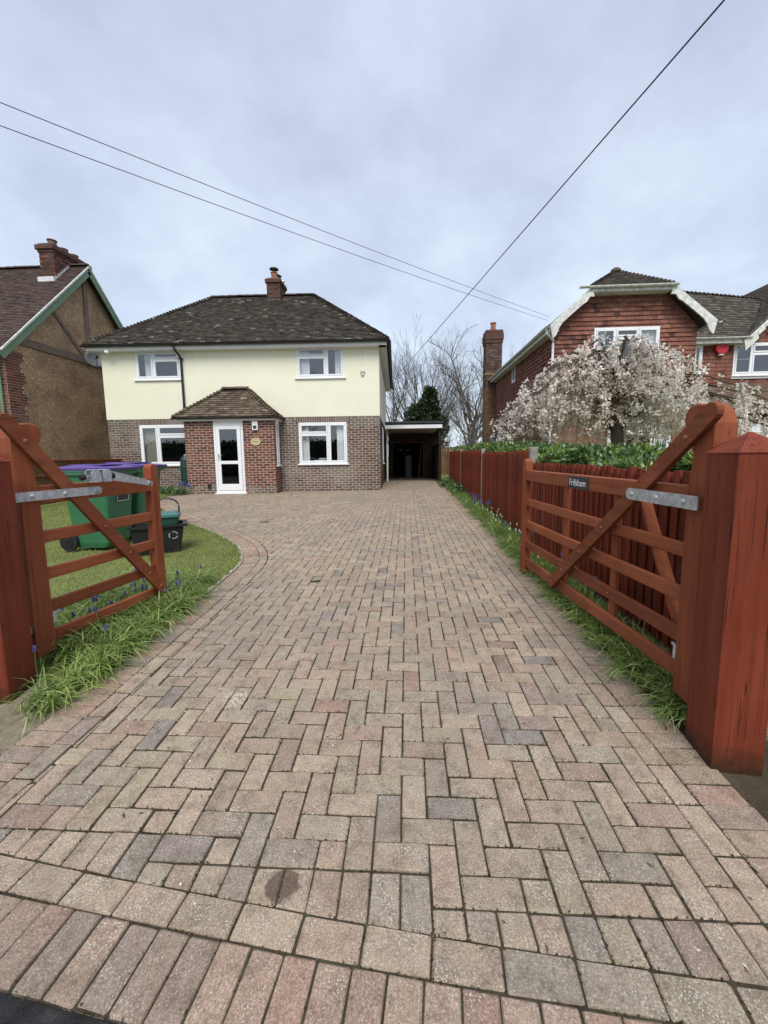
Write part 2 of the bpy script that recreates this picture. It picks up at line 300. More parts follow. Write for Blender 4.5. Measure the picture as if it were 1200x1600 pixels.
# ------------------------------------------------------------------ mesh helpers
def link(name, me, parent=None, loc=None, rot=None):
    o = bpy.data.objects.new(name, me); COL.objects.link(o)
    if parent is not None: o.parent = parent
    if loc is not None: o.location = loc
    if rot is not None: o.rotation_euler = rot
    return o
def empty(name, loc, rz=0.0):
    o = bpy.data.objects.new(name, None); COL.objects.link(o); o.location = loc; o.rotation_euler = (0, 0, rz); o.empty_display_size = .2; return o
def tag(o, label=None, cat=None, group=None, kind=None):
    if label: o['label'] = label
    if cat: o['category'] = cat
    if group: o['group'] = group
    if kind: o['kind'] = kind
    return o
class MB:
    def __init__(s): s.v = []; s.f = []; s.r = []
    def add(s, vs, fs, r=0.0):
        b = len(s.v); s.v.extend([tuple(v) for v in vs])
        for f in fs: s.f.append(tuple(b + i for i in f)); s.r.append(r)
    def box(s, x0, x1, y0, y1, z0, z1, r=0.0):
        s.add([(x0, y0, z0), (x1, y0, z0), (x1, y1, z0), (x0, y1, z0), (x0, y0, z1), (x1, y0, z1), (x1, y1, z1), (x0, y1, z1)],
              [(0, 3, 2, 1), (4, 5, 6, 7), (0, 1, 5, 4), (1, 2, 6, 5), (2, 3, 7, 6), (3, 0, 4, 7)], r)
    def cbox(s, x0, x1, y0, y1, z0, z1, c=.005, mtx=None, r=0.0):
        cx, cy, cz = (x0 + x1) / 2, (y0 + y1) / 2, (z0 + z1) / 2; hx, hy, hz = (x1 - x0) / 2, (y1 - y0) / 2, (z1 - z0) / 2
        c = min(c, hx * .9, hy * .9, hz * .9); V = []; idx = {}
        for sx in (-1, 1):
            for sy in (-1, 1):
                for sz in (-1, 1):
                    for a in range(3):
                        q = [sx * (hx - c), sy * (hy - c), sz * (hz - c)]; q[a] = (sx * hx, sy * hy, sz * hz)[a]
                        idx[(sx, sy, sz, a)] = len(V); V.append(Vector((cx + q[0], cy + q[1], cz + q[2])))
        F = []
        for a in range(3):
            b, d = (a + 1) % 3, (a + 2) % 3
            for sg in (-1, 1):
                def k(sb, sd, ax):
                    t = [0, 0, 0]; t[a] = sg; t[b] = sb; t[d] = sd; return idx[(t[0], t[1], t[2], ax)]
                q = [k(-1, -1, a), k(1, -1, a), k(1, 1, a), k(-1, 1, a)]; F.append(q if sg > 0 else q[::-1])
        for a in range(3):
            b, d = (a + 1) % 3, (a + 2) % 3
            for sb in (-1, 1):
                for sd in (-1, 1):
                    def k(sa, ax):
                        t = [0, 0, 0]; t[a] = sa; t[b] = sb; t[d] = sd; return idx[(t[0], t[1], t[2], ax)]
                    q = [k(-1, b), k(1, b), k(1, d), k(-1, d)]; F.append(q if sb * sd < 0 else q[::-1])
        for sx in (-1, 1):
            for sy in (-1, 1):
                for sz in (-1, 1):
                    q = [idx[(sx, sy, sz, 0)], idx[(sx, sy, sz, 1)], idx[(sx, sy, sz, 2)]]; F.append(q if sx * sy * sz > 0 else q[::-1])
        if mtx is not None: V = [mtx @ v for v in V]
        s.add(V, F, r)
    def bar(s, p0, p1, w, h, up=(0, 0, 1), c=.004, r=0.0):
        p0, p1 = Vector(p0), Vector(p1); ex = (p1 - p0); L = ex.length; ex.normalize(); up = Vector(up); ey = up.cross(ex).normalized(); ez = ex.cross(ey)
        m = Matrix(((ex.x, ey.x, ez.x, p0.x), (ex.y, ey.y, ez.y, p0.y), (ex.z, ey.z, ez.z, p0.z), (0, 0, 0, 1)))
        s.cbox(0, L, -w / 2, w / 2, -h / 2, h / 2, c, m, r)
    def prism(s, poly, y0, y1, r=0.0, ch=0.0):   # poly in (x,z), extruded along y
        n = len(poly)
        if ch:
            cx = sum(p[0] for p in poly) / n; cz = sum(p[1] for p in poly) / n
            def ins(p):
                d = math.hypot(p[0] - cx, p[1] - cz); k = 1 - ch / max(d, 1e-4); return (cx + (p[0] - cx) * k, cz + (p[1] - cz) * k)
            rings = [([ins(p) for p in poly], y0), (poly, y0 + ch), (poly, y1 - ch), ([ins(p) for p in poly], y1)]
        else: rings = [(poly, y0), (poly, y1)]
        V = [(p[0], y, p[1]) for pl, y in rings for p in pl]; F = []
        m = len(rings)
        for k in range(m - 1):
            for i in range(n):
                j = (i + 1) % n; F.append((k * n + i, k * n + j, (k + 1) * n + j, (k + 1) * n + i))
        F.append(tuple(range(n))[::-1]); F.append(tuple((m - 1) * n + i for i in range(n)))
        s.add(V, F, r)
    def lathe(s, c, prof, seg=16, r=0.0, axis='z'):
        V = []; F = []
        for (rad, z) in prof:
            for i in range(seg):
                a = 2 * math.pi * i / seg; x, y = rad * math.cos(a), rad * math.sin(a)
                V.append((c[0] + x, c[1] + y, c[2] + z) if axis == 'z' else ((c[0] + z, c[1] + x, c[2] + y) if axis == 'x' else (c[0] + x, c[1] + z, c[2] + y)))
        for k in range(len(prof) - 1):
            for i in range(seg):
                j = (i + 1) % seg; F.append((k * seg + i, k * seg + j, (k + 1) * seg + j, (k + 1) * seg + i))
        F.append(tuple(range(seg))[::-1]); F.append(tuple((len(prof) - 1) * seg + i for i in range(seg)))
        s.add(V, F, r)
    def tube(s, pts, rad, k=6, r=0.0):
        pts = [Vector(p) for p in pts]; V = []; F = []; n = len(pts)
        for i, p in enumerate(pts):
            d = (pts[min(i + 1, n - 1)] - pts[max(i - 1, 0)]).normalized(); a = d.orthogonal().normalized() if abs(d.z) > .95 else Vector((0, 0, 1)).cross(d).normalized(); b = d.cross(a)
            rr = rad[i] if isinstance(rad, (list, tuple)) else rad
            for j in range(k):
                t = 2 * math.pi * j / k; V.append(p + a * (rr * math.cos(t)) + b * (rr * math.sin(t)))
        for i in range(n - 1):
            for j in range(k):
                q = (j + 1) % k; F.append((i * k + j, i * k + q, (i + 1) * k + q, (i + 1) * k + j))
        F.append(tuple(range(k))[::-1]); F.append(tuple((n - 1) * k + j for j in range(k))); s.add(V, F, r)
    def mesh(s, name, mat, smooth=False):
        me = bpy.data.meshes.new(name); me.from_pydata(s.v, [], s.f); me.materials.append(mat)
        a = me.attributes.new('rnd', 'FLOAT', 'FACE'); a.data.foreach_set('value', np.array(s.r, dtype=np.float32))
        if smooth: me.polygons.foreach_set('use_smooth', np.ones(len(s.f), dtype=bool))
        me.update(); return me
    def obj(s, name, mat, parent=None, loc=None, rot=None, smooth=False):
        return link(name, s.mesh(name, mat, smooth), parent, loc, rot)
def np_mesh(name, V, nf, k, rnd, mat):       # nf faces of k consecutive vertices each
    me = bpy.data.meshes.new(name); V = np.asarray(V, dtype=np.float32).reshape(-1, 3)
    me.vertices.add(len(V)); me.vertices.foreach_set('co', V.ravel()); me.loops.add(nf * k); me.polygons.add(nf)
    return me, V
def quads_obj(name, V, F, rnd, mat, parent=None, smooth=False):
    V = np.asarray(V, dtype=np.float32); F = np.asarray(F, dtype=np.int32); k = F.shape[1]
    me = bpy.data.meshes.new(name); me.vertices.add(len(V)); me.vertices.foreach_set('co', V.ravel())
    me.loops.add(F.size); me.loops.foreach_set('vertex_index', F.ravel()); me.polygons.add(len(F))
    me.polygons.foreach_set('loop_start', np.arange(0, F.size, k, dtype=np.int32))
    try: me.polygons.foreach_set('loop_total', np.full(len(F), k, dtype=np.int32))
    except Exception: pass
    a = me.attributes.new('rnd', 'FLOAT', 'FACE'); a.data.foreach_set('value', np.asarray(rnd, dtype=np.float32))
    if smooth: me.polygons.foreach_set('use_smooth', np.ones(len(F), dtype=bool))
    me.materials.append(mat); me.update(calc_edges=True); me.validate(); return link(name, me, parent)
def text_mesh(body, size, mat, name='lettering', extrude=.0008):
    cu = bpy.data.curves.new(name, 'FONT'); cu.body = body; cu.size = size; cu.align_x = 'CENTER'; cu.align_y = 'CENTER'; cu.extrude = extrude
    tmp = bpy.data.objects.new('tmp', cu); me = bpy.data.meshes.new_from_object(tmp); bpy.data.objects.remove(tmp); me.name = name
    me.materials.clear(); me.materials.append(mat); return me

# 2-D piece layout: rectangular pieces in bond, clipped to a convex outline and to rectangular holes
def clip(poly, hps):
    for (a, b, d) in hps:
        out = []; n = len(poly)
        for i in range(n):
            p, q = poly[i], poly[(i + 1) % n]; sp = a * p[0] + b * p[1] - d; sq = a * q[0] + b * q[1] - d
            if sp <= 0: out.append(p)
            if (sp < 0 < sq) or (sq < 0 < sp):
                t = sp / (sp - sq); out.append((p[0] + (q[0] - p[0]) * t, p[1] + (q[1] - p[1]) * t))
        poly = out
        if len(poly) < 3: return []
    return poly
def halfplanes(poly):
    hp = []; n = len(poly)
    for i in range(n):
        p, q = poly[i], poly[(i + 1) % n]; nx, ny = (q[1] - p[1]), -(q[0] - p[0]); l = math.hypot(nx, ny)
        if l > 1e-9: hp.append((nx / l, ny / l, (nx * p[0] + ny * p[1]) / l))
    return hp
def area(poly): return abs(sum(poly[i][0] * poly[(i + 1) % len(poly)][1] - poly[(i + 1) % len(poly)][0] * poly[i][1] for i in range(len(poly)))) / 2
def rect_sub(rect, holes):
    rs = [rect]
    for (a, b, c, d) in holes:
        nx = []
        for (x0, x1, y0, y1) in rs:
            if x1 <= a or x0 >= b or y1 <= c or y0 >= d: nx.append((x0, x1, y0, y1)); continue
            if x0 < a: nx.append((x0, a, y0, y1))
            if x1 > b: nx.append((b, x1, y0, y1))
            xa, xb = max(x0, a), min(x1, b)
            if y0 < c: nx.append((xa, xb, y0, c))
            if y1 > d: nx.append((xa, xb, d, y1))
        rs = nx
    return [q for q in rs if q[1] - q[0] > .015 and q[3] - q[2] > .015]
def pieces(outline, pw, ph, gx, gy, bond=.5, holes=(), y0=None, x0=None, jit=0.0):
    xs = [p[0] for p in outline]; ys = [p[1] for p in outline]; hp = halfplanes(outline)
    yy = min(ys) if y0 is None else y0; xa = min(xs) if x0 is None else x0; row = 0
    while yy < max(ys):
        x = xa - pw + (row % 2) * bond * pw + random.uniform(-jit, jit)
        while x < max(xs):
            full = (x + gx / 2, x + pw - gx / 2, yy + gy / 2, yy + ph - gy / 2)
            for (a, b, c, d) in rect_sub(full, holes):
                pl = clip([(a, c), (b, c), (b, d), (a, d)], hp)
                if pl and area(pl) > .12 * pw * ph * .3: yield row, full, pl, len(pl) == 4 and abs(area(pl) - (pw - gx) * (ph - gy)) < 1e-6
            x += pw
        yy += ph; row += 1
def slab(mb, pl, O, ex, ey, n, d0, d1, v0, vh, r):   # thickness runs from d0 at the piece's low edge to d1 at its high edge
    k = len(pl); V = []
    for (u, v) in pl:
        t = d0 + (d1 - d0) * (v - v0) / vh; V.append(O + ex * u + ey * v + n * t)
    for (u, v) in pl: V.append(O + ex * u + ey * v - n * .004)
    F = [tuple(range(k))] + [(i, i + k, (i + 1) % k + k, (i + 1) % k) for i in range(k)]
    mb.add(V, F, r)
def tiled(name, corners, mat, parent, pw=.165, ph=.10, proud=.016, jit=.012, under=None, lift=.0):
    # corners: planar convex outline, first two along the eave; gives a sheet plus its tiles (one mesh)
    P = [Vector(c) for c in corners]; ex = (P[1] - P[0]).normalized(); n = ex.cross(P[-1] - P[0]).normalized(); ey = n.cross(ex)
    out = [((p - P[0]).dot(ex), (p - P[0]).dot(ey)) for p in P]
    if area(out) and sum(out[i][0] * out[(i + 1) % len(out)][1] - out[(i + 1) % len(out)][0] * out[i][1] for i in range(len(out))) < 0: out = out[::-1]
    mb = MB(); mb.add([p - n * .006 for p in P] + [p - n * .05 for p in P], [tuple(range(len(P)))] + [tuple(len(P) + i for i in range(len(P)))[::-1]] + [(i, (i + 1) % len(P), (i + 1) % len(P) + len(P), i + len(P)) for i in range(len(P))], .5)
    for row, full, pl, ok in pieces(out, pw, ph, .004, 0.0, .5):
        j = random.uniform(-jit, jit) * .5; dz = random.uniform(0, .006)
        slab(mb, [(u, v + (j if v < full[2] + .01 else 0)) for u, v in pl], P[0] + n * lift, ex, ey, n, proud + dz, .003, full[2], ph, random.random())
    return tag(mb.obj(name, mat, parent), kind='stuff')

# ------------------------------------------------------------------ terrain
KY = [-40, -3, 1.2, 2, 3, 4, 6, 12.2, 400]; KZ = [-.06, -.06, 0, .03, .07, .10, .155, .31, .31]
def g(y): return float(np.interp(y, KY, KZ))
def sheet(name, rows, dz, mat, nx=1):      # rows: list of (y, x0, x1)
    mb = MB(); n = len(rows)
    V = []
    for (y, a, b) in rows:
        for i in range(nx + 1): V.append((a + (b - a) * i / nx, y, g(y) + dz))
    F = [(k * (nx + 1) + i, k * (nx + 1) + i + 1, (k + 1) * (nx + 1) + i + 1, (k + 1) * (nx + 1) + i) for k in range(n - 1) for i in range(nx)]
    mb.add(V, F); return mb.obj(name, mat)
YS = [-60, -3, 1.2, 2, 3, 4, 6, 9, 12.2, 30, 400]
ground = tag(sheet('ground', [(y, -300, 300) for y in YS], -.06, M['lawn']), kind='structure')
def front_y(x): return 1.062 - 0.098 * x + 0.012 * x * x
LC = [(-2.06, 0.7), (-2.02, 1.3), (-2.0, 2.0), (-2.0, 2.8), (-2.01, 3.5), (-2.04, 4.2), (-2.09, 4.74), (-2.22, 5.15), (-2.56, 5.75), (-3.27, 6.56), (-4.17, 7.39), (-5.5, 8.75), (-6.75, 10.3), (-7.2, 11.4), (-7.25, 12.9)]
def catmull(P, n=10):
    out = []; Q = [P[0]] + P + [P[-1]]
    for i in range(1, len(Q) - 2):
        for k in range(n):
            t = k / n; a, b, c, d = (np.array(Q[i + j]) for j in (-1, 0, 1, 2))
            out.append(tuple(.5 * ((2 * b) + (c - a) * t + (2 * a - 5 * b + 4 * c - d) * t * t + (3 * b - a - 3 * c + d) * t ** 3)))
    out.append(P[-1]); return out
def resample(P, step):
    P = np.array(P); d = np.r_[0, np.cumsum(np.linalg.norm(np.diff(P, axis=0), axis=1))]; s = np.arange(0, d[-1], step)
    return np.stack([np.interp(s, d, P[:, 0]), np.interp(s, d, P[:, 1])], 1)
LCURVE = np.array(catmull(LC)); LX = LCURVE[:, 0]; LY = LCURVE[:, 1]
def left_x(y): return float(np.interp(y, LY, LX))
road = tag(sheet('road', [(y, -60, 60) for y in (-7.5, -3, 0.3)] , -.015, M['asphalt']), kind='structure')
_mb = MB(); _xs = np.linspace(-60, 60, 121); _V = [(x, .3, g(.3) - .015) for x in _xs] + [(x, min(max(front_y(x) - .29, .3), 1.0) if abs(x) < 3 else .8, g(.8) - .012) for x in _xs]
_mb.add(_V, [(i, i + 1, i + 122, i + 121) for i in range(120)]); _o = tag(_mb.obj('road_edge', M['asphalt'], road))

lawn_rows = [(y, -9.6, left_x(y) - .0) for y in np.linspace(1.9, 12.9, 56)]
lawn = tag(sheet('lawn', lawn_rows, -.012, M['lawn'], 12), kind='structure')
verge = tag(sheet('verge', [(y, -6.0, -1.9) for y in (.78, 1.2, 1.6, 2.0, 2.3)], -.006, M['gravelly'], 6), kind='structure')
bed = tag(sheet('flower_bed', [(y, 1.38, 1.86) for y in (1.0, 1.2, 2, 3, 4, 6, 9, 12.2, 17)], -.010, M['soil'], 2), kind='structure')
verge_r = tag(sheet('verge_soil', [(y, 1.5, 6.0) for y in (.78, 1.2, 1.7, 2.1)], -.014, M['soil'], 4), kind='structure')
# pale cement haunch along the lawn edge
_mb = MB(); _P = [p for p in resample(LCURVE, .06) if 3.6 < p[1] < 8.3]
for i in range(len(_P) - 1):
    p, q = Vector((*_P[i], 0)), Vector((*_P[i + 1], 0)); d = (q - p).normalized(); nrm = Vector((-d.y, d.x, 0))
    w1 = .035 + .02 * math.sin(i * 1.7) * math.sin(i * .37); V = []
    for t, w in ((p, 0), (q, 0), (q, w1), (p, w1)): s_ = t + nrm * w; V.append((s_.x, s_.y, g(s_.y) + .006 + .004 * math.sin(i * 2.1)))
    for t, w in ((p, 0), (q, 0), (q, w1), (p, w1)): s_ = t + nrm * w; V.append((s_.x, s_.y, g(s_.y) - .03))
    _mb.add(V, [(0, 1, 2, 3), (3, 2, 6, 7), (0, 3, 7, 4), (1, 5, 6, 2)])
tag(_mb.obj('edging', mat_plain('haunch', (.42, .40, .33), .95, 0, .3, 30, .4, .1)), kind='structure')

# ------------------------------------------------------------------ driveway of block paving
U = .1025; X0 = -.1313; Y0 = 1.3352; GAP = .0062
_rows = [(y, (left_x(y) if y < 12.9 else -1.0), (1.405 if y < 16 else 1.5)) for y in np.r_[np.linspace(1.2, 12.9, 60), 13.2, 16, 21.5]]
driveway = tag(sheet('driveway', _rows, -.0065, M['joint'], 4), kind='structure')
_mb = MB(); _xs = np.linspace(-2.1, 1.45, 30); _V = [(x, front_y(x) - .31, g(front_y(x) - .31) - .0065) for x in _xs] + [(x, 1.25, g(1.25) - .0065 - .001) for x in _xs]
_mb.add(_V, [(i, i + 1, i + 31, i + 30) for i in range(29)]); _mb.obj('joint_bed', M['joint'], driveway)
inner = resample(LCURVE, .05); _t = np.gradient(inner, axis=0); _t /= np.linalg.norm(_t, axis=1)[:, None]; _nr = np.stack([_t[:, 1], -_t[:, 0]], 1)   # points right, into the drive
INSET = .3125; inoff = inner + _nr * INSET
fx = np.linspace(-2.4, 1.6, 60); fpts = np.stack([fx, [front_y(x) for x in fx]], 1)
ft = np.gradient(fpts, axis=0); ft /= np.linalg.norm(ft, axis=1)[:, None]; fn = np.stack([-ft[:, 1], ft[:, 0]], 1)  # points away from the road
PAV = []      # (polygon, kind)
def clip_drive(pl, right=True):
    c = np.mean(pl, axis=0)
    if c[1] < 13.0:
        k = int(np.argmin(((inoff - c) ** 2).sum(1))); n_ = -_nr[k]; pl = clip(pl, [(n_[0], n_[1], float(n_ @ inoff[k]) - GAP / 2)])
        if not pl: return []
    if c[1] < 1.6:
        k = int(np.argmin(((fpts - c) ** 2).sum(1))); n_ = -fn[k]; pl = clip(pl, [(n_[0], n_[1], float(n_ @ fpts[k]) - GAP / 2)])
    return pl
def wcut(u):
    x = u * U + X0
    return 0 if x < -1.0 else (-1 if x < .05 else -2)
def house_back(x, y):
    if y > 13.05 and x < -.98: return True
    if y > 12.44 and -7.0 < x < -4.25: return True
    return False
for w in range(-5, 196):
    for u in range(-76, 13):
        for (k, wd, ht) in (((u - w) % 4 == 1, 2, 1), ((u - w) % 4 == 0, 1, 2)):
            if not k: continue
            a, b, c, d = u, u + wd, w, w + ht
            if a >= 12: continue
            b = min(b, 12); c2 = max(c, wcut(u))
            if d <= c2: continue
            xa, xb, ya, yb = a * U + X0 + GAP / 2, b * U + X0 - GAP / 2, c2 * U + Y0 + GAP / 2, d * U + Y0 - GAP / 2
            if yb > 21.3: continue
            mx, my = (xa + xb) / 2, (ya + yb) / 2
            if mx < left_x(min(my, 12.8)) + .2 or house_back(mx, my): continue
            pl = clip_drive([(xa, ya), (xb, ya), (xb, yb), (xa, yb)])
            if pl and area(pl) > .0012: PAV.append((pl, 'h' if wd == 2 else 'v', len(pl) == 4 and abs(area(pl) - (2 * U - GAP) * (U - GAP)) < 1e-5))
for u in range(-18, 12):          # cut upright bricks between the herringbone and the stretcher row
    w1 = wcut(u)
    for k in range(0, 2):
        xa, xb = u * U + X0 + GAP / 2, (u + 1) * U + X0 - GAP / 2; yb = (w1 - 2 * k) * U + Y0 - GAP / 2; ya = yb - 2 * U + GAP
        if (xa + xb) / 2 < left_x(1.3) + .3: continue
        pl = clip_drive([(xa, ya), (xb, ya), (xb, yb), (xa, yb)])
        if pl and area(pl) > .0012: PAV.append((pl, 'v', False))
def along(P, N, o0, o1, step, s0=0.0, ymin=-9, ymax=99, front=False, kd='b'):
    d = np.r_[0, np.cumsum(np.linalg.norm(np.diff(P, axis=0), axis=1))]; s = s0
    def at(q, o):
        p = np.array([np.interp(q, d, P[:, 0]), np.interp(q, d, P[:, 1])]); n_ = np.array([np.interp(q, d, N[:, 0]), np.interp(q, d, N[:, 1])]); return tuple(p + n_ * o)
    while s + step < d[-1]:
        a, b = s + GAP / 2, s + step - GAP / 2; pl = [at(a, o0), at(b, o0), at(b, o1), at(a, o1)]
        if sum(pl[i][0] * pl[(i + 1) % 4][1] - pl[(i + 1) % 4][0] * pl[i][1] for i in range(4)) < 0: pl = pl[::-1]
        c = np.mean(pl, axis=0)
        if ymin < c[1] < ymax and (front or c[1] > front_y(c[0]) + .03): PAV.append((pl, kd, False))
        s += step
along(inner, _nr, .003, .200, U, .03, 1.1, 12.75, kd='r'); along(inner, _nr, .2065, .3065, 2 * U, .05, 1.1, 12.75)
for k in range(-4, 185):
    ya, yb = Y0 + k * U + GAP / 2, Y0 + (k + 1) * U - GAP / 2
    if ya > front_y(1.3) + .02 and yb < 20: PAV.append(([(12 * U + X0 + U + .003, ya), (15 * U + X0 - .003, ya), (15 * U + X0 - .003, yb), (12 * U + X0 + U + .003, yb)], 'r', False))
    if k % 2 == 0:
        yb = ya + 2 * U - GAP
        if ya > front_y(1.15) + .02 and yb < 20: PAV.append(([(12 * U + X0 + .003, ya), (13 * U + X0 - .003, ya), (13 * U + X0 - .003, yb), (12 * U + X0 + .003, yb)], 'b', False))
along(fpts, -fn, .003, .1015, 2 * U, .03, front=True); along(fpts, -fn, .1075, .305, U, .01, front=True, kd='r')
PAV = [q for q in PAV if not (q[1] in 'br' and np.mean(q[0], axis=0)[0] < -2.12 and np.mean(q[0], axis=0)[1] < 1.3)]
_ci = co.matrix_world.inverted()
def px(p):
    q = _ci @ Vector(p)
    if q.z > -.05: return None
    return (602.3 + 618.9 * q.x / -q.z, 783.5 - 618.9 * q.y / -q.z)
def shown(pl):
    P = [px((x, y, g(y))) for x, y in pl]
    if any(p is None for p in P): return 0
    c = np.mean(P, axis=0)
    if not (-15 < c[0] < 1215 and c[1] < 1625): return 0
    return area(P)
_sc = sorted(range(len(PAV)), key=lambda i: -shown(PAV[i][0])); TOP = set(_sc[:300])
def round_corners(pl, q=.0045):
    out = []; n = len(pl)
    for i in range(n):
        p, a, b = np.array(pl[i]), np.array(pl[i - 1]), np.array(pl[(i + 1) % n])
        for w in (a, b):
            d = w - p; l = np.linalg.norm(d); out.append(tuple(p + d / max(l, 1e-6) * min(random.uniform(.5, 1.4) * q, l * .3)))
    return out
def paver_geo(mb, pl, cx, cy, zf, r, ch=.0055, jx=0.0):
    pl = round_corners(pl); k = len(pl); c = np.mean(pl, axis=0); V = []
    for lev, (ins, dz) in enumerate(((ch, .0), (0, -.0055), (0, -.03))):
        for (x, y) in pl:
            dx, dy = x - c[0], y - c[1]; l = max(math.hypot(dx, dy), 1e-6)
            qx, qy = x - dx / l * ins * 1.35 + (random.uniform(-jx, jx) if lev < 2 else 0), y - dy / l * ins * 1.35 + (random.uniform(-jx, jx) if lev < 2 else 0)
            V.append((qx - cx, qy - cy, zf(qx, qy) + dz))
    F = [tuple(range(k))]
    for L in range(2): F += [(L * k + i, (L + 1) * k + i, (L + 1) * k + (i + 1) % k, L * k + (i + 1) % k) for i in range(k)]
    mb.add(V, F, r)
_share = {}
_rest = MB(); _restr = MB()
for i, (pl, kind, full) in enumerate(PAV):
    c = np.mean(pl, axis=0); jz = random.gauss(.0, .0018); tx, ty = random.gauss(0, .006), random.gauss(0, .006)
    if i in TOP:
        if full:
            key = (kind, random.randrange(6))
            if key not in _share:
                mb = MB(); paver_geo(mb, [(x - c[0], y - c[1]) for x, y in pl], 0, 0, lambda x, y: 0.0, 0, .005, .0020); _share[key] = mb.mesh('brick', M['paver'])
            me = _share[key]
        else:
            mb = MB(); paver_geo(mb, [(x - c[0], y - c[1]) for x, y in pl], 0, 0, lambda x, y: 0.0, 0, .005, .0020); me = mb.mesh('brick', M['paver_red' if kind == 'r' else 'paver'])
        o = link('brick', me, driveway, (c[0], c[1], g(c[1]) + jz), (math.atan((g(c[1] + .05) - g(c[1] - .05)) / .1) + tx, ty, random.gauss(0, .004)))
        o['rnd'] = random.random()
    elif c[1] < 8:
        paver_geo(_restr if kind == 'r' else _rest, pl, 0, 0, lambda x, y: g(y) + jz + tx * (x - c[0]) + ty * (y - c[1]), random.random(), .0055, .0015)
    else:
        k = len(pl); (_restr if kind == 'r' else _rest).add([(x, y, g(y) + jz * .8) for x, y in pl] + [(x, y, g(y) - .02) for x, y in pl], [tuple(range(k))] + [(a, a + k, (a + 1) % k + k, (a + 1) % k) for a in range(k)], random.random())
tag(_rest.obj('far_brick', M['paver'], driveway), kind='stuff'); tag(_restr.obj('far_border_brick', M['paver_red'], driveway), kind='stuff')

# ------------------------------------------------------------------ windows, gutters and other building parts
def bars_frame(mb, x0, x1, z0, z1, w, y0, y1, c=.004):
    mb.cbox(x0, x1, y0, y1, z0, z0 + w, c); mb.cbox(x0, x1, y0, y1, z1 - w, z1, c)
    mb.cbox(x0, x0 + w, y0 + .001, y1 - .001, z0 + w - .002, z1 - w + .002, c); mb.cbox(x1 - w, x1, y0 + .001, y1 - .001, z0 + w - .002, z1 - w + .002, c)
def window(parent, loc, w, h, cells, rz=0.0, sill=True, curtains=(), fw=.05, sash=.05, glass='glass', leaded=()):
    # outer face at local y=0 facing -y; cells: (x0,x1,z0,z1) fractions; curtains: (x0,x1,matname) fractions
    mb = MB(); bars_frame(mb, 0, w, 0, h, fw, -.012, .07)
    for (a, b, c, d) in cells:
        if b < .999: mb.cbox(b * w - .022, b * w + .022, -.010, .068, max(c * h, fw) - .001, min(d * h, h - fw) + .001)
        if d < .999: mb.cbox(max(a * w, fw) - .001, min(b * w, w - fw) + .001, -.009, .067, d * h - .022, d * h + .022)
    o = mb.obj('window', M['white'], parent, loc, (0, 0, rz))
    for i, (a, b, c, d) in enumerate(cells):
        xa = a * w + (fw if a < .001 else .022); xb = b * w - (fw if b > .999 else .022); za = c * h + (fw if c < .001 else .022); zb = d * h - (fw if d > .999 else .022)
        sb = MB(); bars_frame(sb, xa + .003, xb - .003, za + .003, zb - .003, sash, -.024, .03, .006); sb.obj('sash', M['white'], o)
        gb = MB(); gb.box(xa + sash, xb - sash, .002, .008, za + sash, zb - sash); gb.obj('pane', M[glass], o)
        if i in leaded:
            lb = MB(); lb.box(xa + sash, xb - sash, -.004, .001, (za + zb) / 2 - .006, (za + zb) / 2 + .006); lb.obj('glazing_bar', M['lead'], o)
    if sill:
        sb = MB(); sb.cbox(-.06, w + .06, -.07, .06, -.045, -.001, .006); sb.obj('sill', M['white'], o)
    for (a, b, mn) in curtains:
        cb = MB(); n = 28; V = []; F = []
        for i in range(n + 1):
            x = (a + (b - a) * i / n) * w; y = .125 + .028 * math.sin(i * 1.55) + .012 * math.sin(i * .7)
            V += [(x, y, .02), (x + .01 * math.sin(i), y * .97, h - .02)]
        for i in range(n): F.append((2 * i, 2 * i + 2, 2 * i + 3, 2 * i + 1))
        cb.add(V, F); cb.obj('curtain', M[mn], o, smooth=True)
    return o
def gutter(parent, p0, p1, rad=.055, mat='black_plastic', name='gutter', brackets=True):
    p0, p1 = Vector(p0), Vector(p1); ex = (p1 - p0).normalized(); side = Vector((0, 0, 1)).cross(ex); mb = MB(); prof = []
    for i in range(9):
        a = math.pi + math.pi * i / 8; prof.append((rad * math.cos(a), rad * math.sin(a)))
    prof += [((rad - .006) * math.cos(2 * math.pi - math.pi * i / 8), (rad - .006) * math.sin(2 * math.pi - math.pi * i / 8)) for i in range(9)]
    n = len(prof); V = [p + side * a + Vector((0, 0, b)) for p in (p0, p1) for (a, b) in prof]
    mb.add(V, [(i, (i + 1) % n, (i + 1) % n + n, i + n) for i in range(n)] + [tuple(range(n)), tuple(range(n, 2 * n))[::-1]])
    L = (p1 - p0).length
    if brackets:
        for k in range(int(L / .9) + 1):
            q = p0 + ex * min(L - .03, .2 + k * .9); mb.bar(q - side * rad * 1.05 + Vector((0, 0, .0)), q - side * rad * .2 - Vector((0, 0, rad * 1.1)), .03, .008)
    return mb.obj(name, M[mat], parent)
